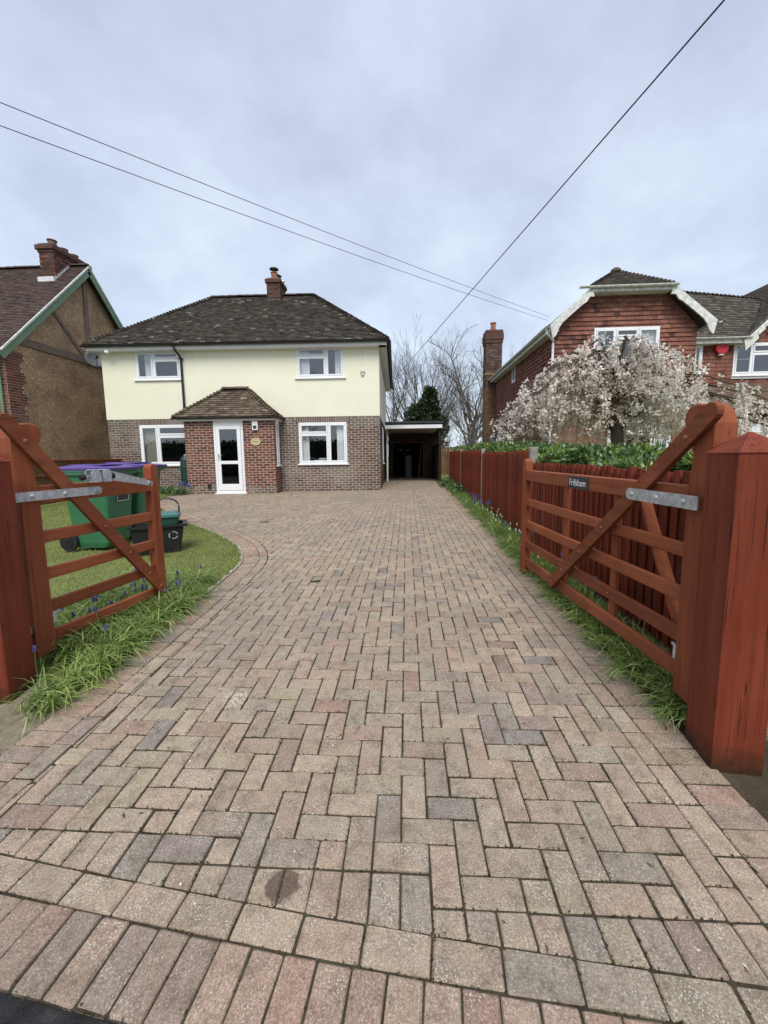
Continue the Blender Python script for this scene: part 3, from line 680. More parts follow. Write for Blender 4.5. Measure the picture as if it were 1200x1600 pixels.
def wall_holes(mb, x0, x1, z0, z1, holes, f, depth=.10, ret=True):
    # plain sheet with rectangular openings and their reveals; f(x,z,d) gives the point, d>0 into the wall
    xs = sorted({x0, x1, *[h for a in holes for h in a[:2] if x0 < h < x1]}); zs = sorted({z0, z1, *[h for a in holes for h in a[2:] if z0 < h < z1]})
    for i in range(len(xs) - 1):
        for j in range(len(zs) - 1):
            cx, cz = (xs[i] + xs[i + 1]) / 2, (zs[j] + zs[j + 1]) / 2
            if any(a < cx < b and c < cz < d for a, b, c, d in holes): continue
            mb.add([f(xs[i], zs[j], 0), f(xs[i + 1], zs[j], 0), f(xs[i + 1], zs[j + 1], 0), f(xs[i], zs[j + 1], 0)], [(0, 1, 2, 3)])
    if ret:
        for (a, b, c, d) in holes:
            P = [(a, c), (b, c), (b, d), (a, d)]
            for k in range(4):
                p, q = P[k], P[(k + 1) % 4]; mb.add([f(*p, 0), f(*q, 0), f(*q, depth), f(*p, depth)], [(0, 1, 2, 3)])
def brick_field(parent, O, ex, n, W, H, holes, matf, pw=.232, ph=.0785, indiv=0, name='brick', gap=.016, proud=.008, z0=0.0, pick=None, outline=None):
    # bricks of a wall plane; O is the lower-left corner, ex along the wall, n outward; matf(u,v) -> material key
    O = Vector(O); ex = Vector(ex); ez = Vector((0, 0, 1)); n = Vector(n); rest = {}; cnt = 0; share = {}
    out = outline or [(0, 0), (W, 0), (W, H), (0, H)]
    rz = math.atan2(ex.y, ex.x)
    for row, full, pl, ok in pieces(out, pw, ph, gap, gap, .5, holes):
        c = np.mean(pl, axis=0); mk = matf(c[0], c[1]); r = random.random()
        if cnt < indiv and ok and (pick is None or pick(c[0], c[1])):
            if mk not in share:
                b = MB(); a0, b0 = (pw - gap) / 2, (ph - gap) / 2; b.add([(-a0, 0, -b0), (a0, 0, -b0), (a0, 0, b0), (-a0, 0, b0), (-a0 + .002, -proud, -b0 + .002), (a0 - .002, -proud, -b0 + .002), (a0 - .002, -proud, b0 - .002), (-a0 + .002, -proud, b0 - .002)],
                    [(4, 5, 6, 7), (0, 1, 5, 4), (1, 2, 6, 5), (2, 3, 7, 6), (3, 0, 4, 7)]); share[mk] = b.mesh('brick', M[mk])
            p = O + ex * c[0] + ez * c[1]; o = link('brick', share[mk], parent, p, (0, 0, rz)); o['rnd'] = r; cnt += 1
        else:
            rest.setdefault(mk, MB()); slab(rest[mk], pl, O, ex, ez, n, proud, proud, full[2], ph, r)
    for mk, mb in rest.items(): tag(mb.obj('brickwork', M[mk], parent), kind='stuff')
def ridge_row(name, p0, p1, mat, parent, rad=.10, step=.32):
    fl = (1.30, .72) if name == 'hip_tiles' else (1.08, .96)
    p0, p1 = Vector(p0), Vector(p1); d = p1 - p0; n = max(1, int(d.length / step)); ex = d.normalized(); side = Vector((0, 0, 1)).cross(ex).normalized(); up = ex.cross(side)
    mb = MB()
    for k in range(n):
        a, b = p0 + d * (k / n), p0 + d * ((k + 1) / n) - ex * .008; V = []; rr = rad * random.uniform(.94, 1.06); r = random.random()
        for q, s_ in ((a, fl[0]), (b, fl[1])):
            for i in range(6):
                t = math.pi * i / 5; V.append(q + side * (rr * s_ * math.cos(t)) + up * (rr * .72 * s_ * math.sin(t) - .02))
        mb.add(V, [(i, i + 1, i + 7, i + 6) for i in range(5)] + [(0, 1, 2, 3, 4, 5), (6, 7, 8, 9, 10, 11)[::-1]], r)
    return tag(mb.obj(name, mat, parent), kind='stuff')

# ------------------------------------------------------------------ the main house
ZB = .31
TH = R(1.5); house = empty('detached_house', (-.87, 13.13, ZB), TH)
tag(house, 'detached two-storey house with cream rendered upper floor above brown brick, hipped tiled roof', 'house')
def A(z): return z - ZB                # absolute height to house-local
HX0, HX1, HD = -9.05, 0.0, 8.6
ZBR, ZEV = A(2.75), A(5.03)
win_up = [(-7.95, -6.47, A(4.02), A(4.92)), (-2.66, -1.12, A(3.99), A(4.94))]
win_lo = [(-7.99, -6.30, A(1.235), A(2.555)), (-2.67, -1.08, A(1.215), A(2.56))]
PX0, PX1, PYF = -6.10, -3.27, -.72
mb = MB(); ffr = lambda x, z, d: (x, d, z)
wall_holes(mb, HX0, HX1, -.3, ZBR, win_lo, ffr); wl_ = mb.obj('lower_wall', M['mortar'], house)
def mk_house(u, v):
    x = u + HX0
    if v > ZBR - .20 or -3.27 < x < -2.72 and random.random() < .9 and v < ZBR: return 'brick_grey'
    if x < -6.3 and v > A(1.2) + .5 * math.sin(x * 1.3): return 'brick_grey' if random.random() < .6 else 'brick_house'
    if x > -1.05 and v > A(2.35) and random.random() < .6: return 'brick_grey'
    if v < .16 and random.random() < .6: return 'brick_grey'
    return 'brick_house'
SOLD = [(-7.99 - .10, -6.30 + .10, A(2.555) + .004, ZBR), (-2.67 - .10, -1.08 + .10, A(2.56) + .004, ZBR)]
hl = [(a - HX0, b - HX0, c, d) for a, b, c, d in win_lo + SOLD]
brick_field(wl_, (HX0, 0, 0), (1, 0, 0), (0, -1, 0), HX1 - HX0, ZBR, hl, mk_house, indiv=300, pick=lambda u, v: u + HX0 > -3.27)
for a, b, c, d in SOLD:                # soldier course over each ground-floor window
    mb = MB(); x = a
    while x < b - .02:
        mb.add(*[([(x + .005, 0, c + .006), (min(x + .0745, b), 0, c + .006), (min(x + .0745, b), 0, d - .004), (x + .005, 0, d - .004), (x + .007, -.007, c + .008), (min(x + .0725, b), -.007, c + .008), (min(x + .0725, b), -.007, d - .006), (x + .007, -.007, d - .006)],
                [(4, 5, 6, 7), (0, 1, 5, 4), (1, 2, 6, 5), (2, 3, 7, 6), (3, 0, 4, 7)], random.random())][0]); x += .0785
    tag(mb.obj('lintel_bricks', M['brick_grey'], wl_), kind='stuff')
mb = MB(); wall_holes(mb, HX0 - .012, HX1 + .012, ZBR, ZEV, win_up, lambda x, z, d: (x, d - .014, z))
mb.add([(HX0 - .012, -.014, ZBR), (HX1 + .012, -.014, ZBR), (HX1 + .012, .05, ZBR), (HX0 - .012, .05, ZBR)], [(3, 2, 1, 0)])
mb.add([(HX1 + .012, -.014, ZBR), (HX1 + .012, HD, ZBR), (HX1 + .012, HD, ZEV), (HX1 + .012, -.014, ZEV)], [(0, 1, 2, 3)])
mb.add([(HX0 - .012, HD, ZBR), (HX0 - .012, -.014, ZBR), (HX0 - .012, -.014, ZEV), (HX0 - .012, HD, ZEV)], [(0, 1, 2, 3)])
mb.obj('rendered_wall', M['cream'], house)
# side, rear and inner walls keep the rooms dark and the house whole
mb = MB(); sw = [(2.55, 3.55, A(1.17), A(2.58))]
wall_holes(mb, 0, HD, -.3, ZBR, sw, lambda y, z, d: (HX1 - d, y, z)); sw_ = mb.obj('side_wall', M['mortar'], house)
brick_field(sw_, (HX1, 0, 0), (0, 1, 0), (1, 0, 0), HD, ZBR, [(a, b, c, d) for a, b, c, d in sw], lambda u, v: 'brick_grey' if v > ZBR - .3 and random.random() < .5 else 'brick_house')
mb = MB(); mb.add([(HX0, 0, -.3), (HX0, HD, -.3), (HX0, HD, ZBR), (HX0, 0, ZBR), (HX1, HD, -.3), (HX1, HD, ZBR)], [(0, 3, 2, 1), (1, 2, 5, 4)])
mb.add([(HX0, HD, ZBR), (HX1, HD, ZBR), (HX1, HD, ZEV), (HX0, HD, ZEV)], [(0, 1, 2, 3)]); mb.obj('rear_wall', M['brick_house'], house)
mb = MB()
for z in (0.02, ZBR - .16, ZBR - .02, ZEV - .02): mb.add([(HX0 + .01, .11, z), (HX1 - .11, .11, z), (HX1 - .11, 4.2, z), (HX0 + .01, 4.2, z)], [(0, 1, 2, 3)])
mb.add([(HX0, 4.2, 0), (HX1 - .11, 4.2, 0), (HX1 - .11, 4.2, ZEV), (HX0, 4.2, ZEV)], [(0, 1, 2, 3)])
for x in (-8.9, -4.6, -4.5, -.12): mb.add([(x, .11, 0), (x, 4.2, 0), (x, 4.2, ZEV), (x, .11, ZEV)], [(0, 1, 2, 3)])
mb.obj('room_shell', M['room'], house)
def W(rects, i, cells, **k):
    a, b, c, d = rects[i]; return window(house, (a, .0, c), b - a, d - c, cells, **k)
W(win_up, 0, [(0, .40, 0, 1), (.40, 1, 0, .70), (.40, 1, .70, 1)], curtains=[(.16, .36, 'curtain')])
W(win_up, 1, [(0, .62, 0, .70), (0, .62, .70, 1), (.62, 1, 0, 1)], curtains=[(.03, .26, 'curtain'), (.80, .98, 'curtain')])
W(win_lo, 0, [(0, .36, 0, 1), (.36, 1, 0, .73), (.36, 1, .73, 1)], curtains=[(.02, .30, 'curtain_tan')])
W(win_lo, 1, [(0, .62, 0, .73), (0, .62, .73, 1), (.62, 1, 0, 1)], curtains=[(.02, .20, 'curtain'), (.78, .98, 'curtain')])
window(house, (HX1, 2.55, sw[0][2]), 1.0, sw[0][3] - sw[0][2], [(0, .5, 0, 1), (.5, 1, 0, 1)], rz=math.pi / 2)
# pale things on the lower right window ledge
mb = MB(); mb.cbox(-2.3, -1.9, .5, .8, A(1.25), A(1.33), .02); mb.cbox(-2.15, -1.75, .55, .8, A(1.33), A(1.40), .03); mb.obj('folded_linen', M['curtain'], house)
# roof: hipped front range with a rear wing
OV = .36; ex0, ex1 = HX0 - .36, HX1 + .33; ze = A(5.065); RL = Vector((-6.40, 2.62, A(7.53))); RR = Vector((-2.55, 2.62, A(7.53)))
E0 = Vector((ex0, -OV, ze)); E1 = Vector((ex1, -OV, ze)); E2 = Vector((ex1, HD + .3, ze)); E3 = Vector((ex0, 5.6, ze)); R2 = Vector((RR.x, HD - 2.4, RR.z)); E4 = Vector((-5.4, HD + .3, ze)); E5 = Vector((-5.4, 5.6, ze))
mb = MB(); mb.add([E0, E1, RR, RL, E3, E2, R2, E4, E5], [(0, 1, 2, 3), (0, 3, 4), (1, 5, 6, 2), (5, 7, 6), (3, 2, 8, 4), (2, 6, 7, 8)]); roof = mb.obj('roof', M['tile_house'], house); 
for v in roof.data.vertices: v.co.z -= .03
tiled('tiling', [E0, E1, RR, RL], M['tile_house'], roof)
tiled('tiling', [E1, E2, R2, RR], M['tile_house'], roof)
tiled('tiling', [E3, E0, RL], M['tile_house'], roof)
ridge_row('ridge_tiles', RL - Vector((.05, 0, -.03)), RR + Vector((.05, 0, .03)), M['tile_house'], roof)
ridge_row('hip_tiles', E0 + Vector((.05, .05, .03)), RL + Vector((0, 0, .02)), M['tile_house'], roof, .10, .12)
ridge_row('hip_tiles', E1 + Vector((-.05, .05, .03)), RR + Vector((0, 0, .02)), M['tile_house'], roof, .10, .12)
mb = MB(); mb.cbox(HX0 - .30, ex1 - .06, -OV + .07, -OV + .09, ze - .17, ze - .045, .003); mb.cbox(HX0 - .30, ex1 - .06, -OV + .09, .0, ze - .17, ze - .15, .003)
mb.cbox(ex1 - .09, ex1 - .07, -OV + .09, HD + .2, ze - .17, ze - .045, .003); mb.cbox(HX1 + .012, ex1 - .09, -OV + .09, HD + .2, ze - .17, ze - .15, .003); mb.obj('fascia', M['white'], house)
gutter(house, (ex0 - .02, -OV - .01, ze - .03), (ex1 + .05, -OV - .01, ze - .03)); gutter(house, (ex1 + .02, -OV, ze - .03), (ex1 + .02, HD + .3, ze - .03), brackets=False)
mb = MB(); dx = -6.43
mb.tube([(dx - .02, -OV - .01, ze - .08), (dx - .02, -OV - .01, ze - .16), (dx + .03, -.12, ze - .36), (dx + .03, -.07, ze - .46), (dx + .03, -.07, A(2.78))], .036, 10)
mb.cbox(dx - .03, dx + .09, -.115, -.02, ze - .44, ze - .41, .004); mb.obj('downpipe', M['black_plastic'], house, smooth=False)
# chimney
mb = MB(); CX0, CX1, CY0, CY1 = -4.22, -3.72, 2.28, 3.05
mb.box(CX0 + .008, CX1 - .008, CY0 + .008, CY1 - .008, A(6.9), A(7.92)); ch = mb.obj('chimney', M['mortar_dark'], house)
for (O, e, n, L) in (((CX0, CY0 + .004, A(7.3)), (1, 0, 0), (0, -1, 0), CX1 - CX0), ((CX1 - .004, CY0, A(7.3)), (0, 1, 0), (1, 0, 0), CY1 - CY0), ((CX0 + .004, CY1, A(7.3)), (0, -1, 0), (-1, 0, 0), CY1 - CY0)):
    brick_field(ch, O, e, n, L, .62, [], lambda u, v: 'brick_dark')
mb = MB(); mb.cbox(CX0 - .05, CX1 + .05, CY0 - .05, CY1 + .05, A(7.88), A(8.02), .01); cc_ = mb.obj('chimney_cap', M['brick_dark'], ch); mb = MB(); mb.cbox(CX0 + .02, CX1 - .02, CY0 + .02, CY1 - .02, A(8.015), A(8.08), .02); mb.obj('flaunching', M['mortar_dark'], cc_)
for (cy, zt) in ((2.46, 8.30), (2.85, 8.22)):
    mb = MB(); mb.lathe((-3.97, cy, A(8.06)), [(.125, 0), (.125, .02), (.115, .03), (.11, zt - 8.09), (.13, zt - 8.08), (.13, zt - 8.06), (.10, zt - 8.055)], 14); pt = mb.obj('chimney_pot', M['terracotta'], ch, smooth=False)
    mb = MB()
    for k in range(4):
        a = k * math.pi / 2 + .4; mb.bar((-3.97 + .11 * math.cos(a), cy + .11 * math.sin(a), A(zt) - .01), (-3.97 + .12 * math.cos(a), cy + .12 * math.sin(a), A(zt) + .13), .012, .012)
    mb.lathe((-3.97, cy, A(zt) + .12), [(.17, 0), (.165, .02), (.11, .05), (.03, .07)], 16); mb.obj('cowl', M['black_plastic'], pt)
mb = MB(); mb.lathe((-3.80, 3.0, A(7.98)), [(.045, 0), (.045, .22)], 12); mb.lathe((-3.80, 3.0, A(8.20)), [(.08, 0), (.075, .02), (.02, .05)], 12); mb.obj('steel_flue', M['steel'], ch)
# alarm box, cable and little camera under the eaves
mb = MB(); mb.cbox(-.59, -.45, -.085, -.014, A(4.115), A(4.215), .012); mb.cbox(-.565, -.475, -.075, -.02, A(4.02), A(4.112), .02); mb.obj('security_light', M['white_old'], house)
mb = MB(); mb.bar((-.535, -.018, A(4.21)), (-.535, -.018, A(4.96)), .014, .008, (0, 1, 0)); mb.obj('cable', M['white_old'], house)
mb = MB(); mb.cbox(-8.72, -8.60, -.34, -.24, ze - .26, ze - .16, .02); mb.obj('eaves_camera', M['white'], house)

# ------------------------------------------------------------------ porch
porch = empty('brick_porch', (-.87, 13.13, ZB), TH); tag(porch, 'small red brick entrance porch with hipped tile roof and white half-glazed door', 'porch')
zt = A(2.60); DX0, DX1 = -5.175, -4.245
mb = MB(); wall_holes(mb, PX0, PX1, -.3, zt, [(DX0, DX1, -.3, zt)], lambda x, z, d: (x, PYF + d, z)); pw = mb.obj('wall', M['mortar'], porch)
swin = [(.16, .50, A(1.20), zt)]
mb = MB(); wall_holes(mb, 0, -PYF, -.3, zt, swin, lambda y, z, d: (PX1 - d, PYF + y, z)); mb.add([(PX0, 0, -.3), (PX0, PYF, -.3), (PX0, PYF, zt), (PX0, 0, zt)], [(0, 1, 2, 3)])
mb.add([(PX0, PYF, zt - .01), (PX1, PYF, zt - .01), (PX1, 0, zt - .01), (PX0, 0, zt - .01)], [(0, 1, 2, 3)]); ps = mb.obj('side_wall', M['mortar'], porch)
def mk_p(u, v): return 'brick_porch' if v > .22 or random.random() < .35 else 'brick_grey'
brick_field(pw, (PX0, PYF, 0), (1, 0, 0), (0, -1, 0), PX1 - PX0, zt, [(DX0 - PX0, DX1 - PX0, -1, 9)], mk_p, indiv=300, pick=lambda u, v: True)
brick_field(ps, (PX1, PYF, 0), (0, 1, 0), (1, 0, 0), -PYF, zt, swin, mk_p); brick_field(ps, (PX0, 0, 0), (0, -1, 0), (-1, 0, 0), -PYF, zt, [], mk_p)
mb = MB(); mb.add([(PX0 + .05, -.02, 0), (PX1 - .05, -.02, 0), (PX1 - .05, -.02, zt), (PX0 + .05, -.02, zt)], [(0, 1, 2, 3)]); mb.obj('inner_wall', M['room'], porch)
window(porch, (PX1, PYF + .16, A(1.20)), .34, zt - A(1.20), [(0, 1, 0, 1)], rz=math.pi / 2)
dw, dh = DX1 - DX0, zt - A(.35)
mb = MB(); bars_frame(mb, 0, dw, 0, dh, .065, -.03, .07); mb.cbox(.066, dw - .066, -.028, .065, dh - .15, dh - .064); dr = mb.obj('door', M['white'], porch, (DX0, PYF, A(.35)))
mb = MB(); x0_, x1_, z0_, z1_ = .075, dw - .075, .07, dh - .155; bars_frame(mb, x0_, x1_, z0_, z1_, .115, -.045, .01, .006); mb.cbox(x0_ + .11, x1_ - .11, -.044, .01, .90, 1.00, .006); mb.cbox(x0_ + .11, x1_ - .11, -.044, .01, z0_ + .11, z0_ + .20, .006); mb.obj('door_leaf', M['white'], dr)
mb = MB(); mb.box(x0_ + .11, x1_ - .11, -.015, -.008, z0_ + .19, .91); mb.obj('pane', M['glass_dark'], dr); mb = MB(); mb.box(x0_ + .11, x1_ - .11, -.015, -.008, .99, z1_ - .11); mb.obj('pane', M['glass_dark'], dr)
mb = MB(); mb.cbox(x0_ + .045, x0_ + .075, -.058, -.044, 1.00, 1.24, .004); mb.bar((x0_ + .06, -.085, 1.17), (x0_ + .17, -.085, 1.17), .02, .02); mb.bar((x0_ + .06, -.05, 1.17), (x0_ + .06, -.09, 1.17), .02, .02, (1, 0, 0)); mb.obj('handle', M['metal'], dr)
mb = MB(); mb.cbox(-.04, dw + .04, -.08, .02, -.045, -.001, .006); mb.obj('threshold', M['white'], dr)
# roof of the porch
pz = A(2.71); F0 = Vector((PX0 - .27, PYF - .22, pz)); F1 = Vector((PX1 + .17, PYF - .22, pz)); T0 = Vector((-5.06, -.03, A(3.66))); T1 = Vector((-4.27, -.03, A(3.66))); B0 = Vector((PX0 - .27, -.03, pz)); B1 = Vector((PX1 + .17, -.03, pz))
mb = MB(); mb.add([F0, F1, T1, T0, B0, B1], [(0, 1, 2, 3), (1, 5, 2), (4, 0, 3)]); pr_ = mb.obj('roof', M['tile_porch'], porch)
for v in pr_.data.vertices: v.co.z -= .03
tiled('tiling', [F0, F1, T1, T0], M['tile_porch'], pr_, .165, .10, .022, .02); tiled('tiling', [F1, B1, T1], M['tile_porch'], pr_, .165, .10, .022, .02); tiled('tiling', [B0, F0, T0], M['tile_porch'], pr_, .165, .10, .022, .02)
ridge_row('hip_tiles', F0 + Vector((.03, .03, .03)), T0 + Vector((0, 0, .02)), M['tile_porch'], pr_, .085, .12); ridge_row('hip_tiles', F1 + Vector((-.03, .03, .03)), T1 + Vector((0, 0, .02)), M['tile_porch'], pr_, .085, .12)
ridge_row('ridge_tiles', T0 + Vector((-.03, -.03, .03)), T1 + Vector((.03, -.03, .03)), M['tile_porch'], pr_, .10, .3)
mb = MB(); mb.cbox(PX0 - .14, PX1 + .08, PYF - .12, PYF - .10, pz - .12, pz - .035, .003); mb.cbox(PX0 - .14, PX1 + .08, PYF - .10, PYF, pz - .12, pz - .105, .003); mb.cbox(PX1 + .06, PX1 + .08, PYF - .10, -.03, pz - .12, pz - .035, .003); mb.cbox(PX1, PX1 + .06, PYF - .0, -.03, pz - .12, pz - .105, .003); mb.obj('fascia', M['white'], porch)
gutter(porch, (F0.x - .03, F0.y + .04, pz - .025), (F1.x + .02, F1.y + .04, pz - .025), .045); gutter(porch, (F1.x - .03, F1.y, pz - .025), (F1.x - .03, -.05, pz - .025), .045, brackets=False)
mb = MB(); mb.cbox(-3.93, -3.75, PYF - .09, PYF - .008, A(2.29), A(2.575), .012); lb = mb.obj('alarm_box', M['white'], porch); mb = MB(); mb.cbox(-3.895, -3.785, PYF - .095, PYF - .088, A(2.33), A(2.43), .002); mb.obj('alarm_lens', M['caddy'], lb)
mb = MB(); mb.lathe((-3.852, PYF - .03, A(1.94)), [(.155, -.0), (.155, .012), (.145, .022)], 28, axis='y'); pq = mb.obj('name_plaque', M['plaque'], porch)
for v in pq.data.vertices: v.co.z = A(1.94) + (v.co.z - A(1.94)) * .74
pq['label'] = 'cream oval plaque beside the door'
lt = link('lettering', text_mesh('FRILSHAM', .052, M['label_dark']), pq, (-3.852, PYF - .034, A(1.94)), (math.pi / 2, 0, 0))
mb = MB()
for s_ in (1, -1):
    for k in range(9):
        t = (k - 4) / 4; mb.cbox(-3.852 + t * .075 - .006, -3.852 + t * .075 + .006, PYF - .034, PYF - .028, A(1.94) + s_ * (.075 - .022 * t * t) - .006, A(1.94) + s_ * (.075 - .022 * t * t) + .006, .002)
mb.obj('leaf_scroll', M['label_dark'], pq)
mb = MB(); mb.cbox(-5.44, -5.36, PYF - .06, PYF - .006, A(.48), A(.63), .01); mb.lathe((-5.40, PYF - .07, A(.555)), [(.022, 0), (.022, .02)], 10, axis='y'); mb.obj('outdoor_socket', M['black_plastic'], porch)

# ------------------------------------------------------------------ carport and garage
carport = empty('carport', (-.85, 16.5, ZB)); tag(carport, 'flat-roofed carport with white fascia and dark timber posts beside the house', 'carport')
CW = 2.32
mb = MB(); mb.cbox(-.02, CW, -.0, .025, A(2.55), A(2.70), .003); mb.obj('fascia', M['white'], carport)
mb = MB(); mb.box(-.0, CW + .05, .03, 8.2, A(2.60), A(2.74)); mb.cbox(-.03, CW + .08, -.05, 8.3, A(2.742), A(2.83), .01); mb.obj('roof', M['felt'], carport)
mb = MB(); mb.box(0, CW, .03, 4.4, A(2.575), A(2.598)); mb.obj('ceiling', mat_plain('ceiling_board', (.48, .44, .38), .9, 0, .1, 3), carport)
for k in range(5):
    y = .12 + k * 1.02; mb = MB(); mb.cbox(2.19, 2.27, y, y + .09, 0, A(2.60), .004); mb.obj('post', M['wood_dark'], carport)
k = 0
for y in np.arange(.22, 4.45, .145):
    mb = MB(); mb.cbox(2.275, 2.295, y, y + .14, .0, A(1.93), .003); o = mb.obj('side_board', M['wood_dark'], carport); o['rnd'] = random.random()
mb = MB(); mb.cbox(2.20, 2.26, .1, 4.5, A(1.86), A(1.93), .003); mb.obj('side_rail', M['wood_dark'], carport)
mb = MB(); mb.tube([(.03, .55, 0.02), (.03, .55, A(2.56))], .035, 10); mb.obj('downpipe', M['white'], carport)
garage = empty('garage', (-.85, 21.0, ZB)); tag(garage, 'dark open garage at the back of the carport, grey brick surround', 'garage')
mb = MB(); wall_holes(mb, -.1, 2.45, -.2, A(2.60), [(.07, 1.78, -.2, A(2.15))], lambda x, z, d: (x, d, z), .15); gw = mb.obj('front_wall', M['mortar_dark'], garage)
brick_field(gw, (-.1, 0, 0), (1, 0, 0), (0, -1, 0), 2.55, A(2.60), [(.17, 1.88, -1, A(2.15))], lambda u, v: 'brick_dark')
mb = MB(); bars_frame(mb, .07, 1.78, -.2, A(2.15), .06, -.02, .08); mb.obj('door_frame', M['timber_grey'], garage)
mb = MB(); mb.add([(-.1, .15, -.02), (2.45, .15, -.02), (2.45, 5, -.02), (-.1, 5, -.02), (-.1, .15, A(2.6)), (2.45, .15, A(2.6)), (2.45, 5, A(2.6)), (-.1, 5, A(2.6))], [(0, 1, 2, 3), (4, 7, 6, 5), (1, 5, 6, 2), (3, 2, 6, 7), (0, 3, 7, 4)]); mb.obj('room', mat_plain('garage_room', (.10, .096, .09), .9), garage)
mb = MB(); mb.cbox(.80, 1.12, .9, .96, .0, 1.15, .01); tag(mb.obj('board_panel', M['board_grey'], None, (-.85, 21.0, ZB - .018)), 'pale grey board standing upright inside the dark garage', 'board')
mb = MB(); mb.bar((1.52, .45, 0.01), (1.66, .70, 1.72), .09, .03); tag(mb.obj('timber_plank', M['timber_pale'], None, (-.85, 21.0, ZB - .018)), 'pale timber plank leaning just inside the garage door frame', 'plank')
mb = MB(); mb.cbox(.30, .62, 4.9, 4.96, 1.42, 1.56, .005); mb.cbox(.80, 1.05, 4.9, 4.96, 1.42, 1.56, .005); mb.obj('rear_window', M['white_old'], garage)

# ------------------------------------------------------------------ neighbour house on the right
rh = empty('tile_hung_house', (4.76, 13.4, ZB)); tag(rh, 'neighbouring house with red hung tiles, half-hipped gable and white bargeboards', 'house')
RW = 4.32
fl_up = (1.19, 3.19, A(4.28), A(5.37)); fl_lo = (1.76, 3.73, A(1.05), A(2.53))
gz = A(5.35); hz = A(6.50); hxa, hxb = .98, RW - 1.05
mb = MB(); ff2 = lambda x, z, d: (x, d, z)
wall_holes(mb, 0, RW, -.3, gz, [fl_up, fl_lo], ff2)
mb.add([(0, 0, gz), (RW, 0, gz), (hxb, 0, hz - .02), (hxa, 0, hz - .02)], [(0, 1, 2, 3)]); fwall = mb.obj('front_wall', M['mortar_dark'], rh)
mb = MB()
out = [(0, A(2.75)), (RW, A(2.75)), (RW, gz), (hxb, hz - .03), (hxa, hz - .03), (0, gz)]
for row, full, pl, ok in pieces(out, .178, .135, .004, 0, .5, [fl_up, fl_lo]):
    slab(mb, [(u, v + random.uniform(-.004, .004)) for u, v in pl], Vector((0, 0, 0)), Vector((1, 0, 0)), Vector((0, 0, 1)), Vector((0, -1, 0)),   .032 + random.uniform(0, .008), .003, full[2], .135, random.random())
tag(mb.obj('hung_tiles', M['tile_hung'], fwall), kind='stuff')
brick_field(fwall, (0, 0, 0), (1, 0, 0), (0, -1, 0), RW, A(2.75), [fl_lo], lambda u, v: 'brick_neigh')
mb = MB(); mb.add([(0, 0, -.3), (0, 8.4, -.3), (0, 8.4, gz), (0, 0, gz), (RW, 0, -.3), (RW, 8.4, -.3), (RW, 8.4, gz), (RW, 0, gz)], [(0, 3, 2, 1), (4, 5, 6, 7), (1, 2, 6, 5)])
mb.add([(.02, 2.5, 0), (RW - .02, 2.5, 0), (RW - .02, 2.5, gz), (.02, 2.5, gz)], [(0, 1, 2, 3)]); mb.add([(.02, .1, A(3.0)), (RW - .02, .1, A(3.0)), (RW - .02, 2.5, A(3.0)), (.02, 2.5, A(3.0))], [(0, 1, 2, 3)])
mb.add([(.02, .1, gz), (RW - .02, .1, gz), (RW - .02, 2.5, gz), (.02, 2.5, gz)], [(0, 1, 2, 3)]); swall = mb.obj('side_wall', M['mortar_dark'], rh)
mb = MB()
for row, full, pl, ok in pieces([(-8.4, A(2.75)), (0, A(2.75)), (0, gz), (-8.4, gz)], .178, .135, .004, 0, .5, [(-5.2, -4.6, A(4.6), A(5.35))]):
    slab(mb, pl, Vector((0, 0, 0)), Vector((0, -1, 0)), Vector((0, 0, 1)), Vector((-1, 0, 0)),   .032 + random.uniform(0, .008), .003, full[2], .135, random.random())
tag(mb.obj('hung_tiles', M['tile_hung'], swall), kind='stuff')
brick_field(swall, (0, 8.4, 0), (0, -1, 0), (-1, 0, 0), 8.4, A(2.75), [], lambda u, v: 'brick_neigh')
window(rh, (0, 5.2, A(4.6)), .6, .75, [(0, 1, 0, 1)], rz=-math.pi / 2, sill=False)
window(rh, (fl_up[0], -.03, fl_up[2]), 2.0, fl_up[3] - fl_up[2], [(0, .33, 0, 1), (.33, .68, 0, .72), (.33, .68, .72, 1), (.68, 1, 0, 1)], curtains=[(.70, .98, 'curtain'), (.02, .2, 'curtain')], leaded=(0, 3), fw=.06)
window(rh, (fl_lo[0], -.03, fl_lo[2]), 1.97, fl_lo[3] - fl_lo[2], [(0, .25, 0, 1), (.25, .72, 0, .7), (.25, .72, .7, 1), (.72, 1, 0, 1)], curtains=[(.8, .97, 'curtain')], fw=.07)
RIDX = 2.13; rz_ = A(7.38); ry = .75; ea = Vector((-.30, -.35, A(5.42))); eb = Vector((RW + .34, -.35, A(5.42)))
ha = Vector((hxa - .05, -.35, hz)); hb = Vector((hxb + .05, -.35, hz)); rp = Vector((RIDX, ry, rz_)); rb = Vector((RIDX, 8.6, rz_)); eab = Vector((-.30, 8.6, A(5.42))); ebb = Vector((RW + .34, 8.6, A(5.42)))
mb = MB(); mb.add([ea, ha, rp, rb, eab, eb, hb, ebb], [(0, 1, 2, 3, 4), (5, 7, 3, 2, 6), (1, 6, 2)]); rroof = mb.obj('roof', M['tile_right'], rh)
for v in rroof.data.vertices: v.co.z -= .03
tiled('tiling', [ha + Vector((-.06, -.08, -.03)), hb + Vector((.06, -.08, -.03)), rp], M['tile_right'], rroof, .165, .1, .02)
tiled('tiling', [eab, ea, ha, rp, rb], M['tile_right'], rroof, .165, .1, .018)
tiled('tiling', [eb, ebb, rb, rp, hb], M['tile_right'], rroof, .165, .1, .018)
ridge_row('hip_tiles', ha + Vector((0, 0, .03)), rp, M['tile_right'], rroof, .08, .12); ridge_row('hip_tiles', hb + Vector((0, 0, .03)), rp, M['tile_right'], rroof, .08, .12)
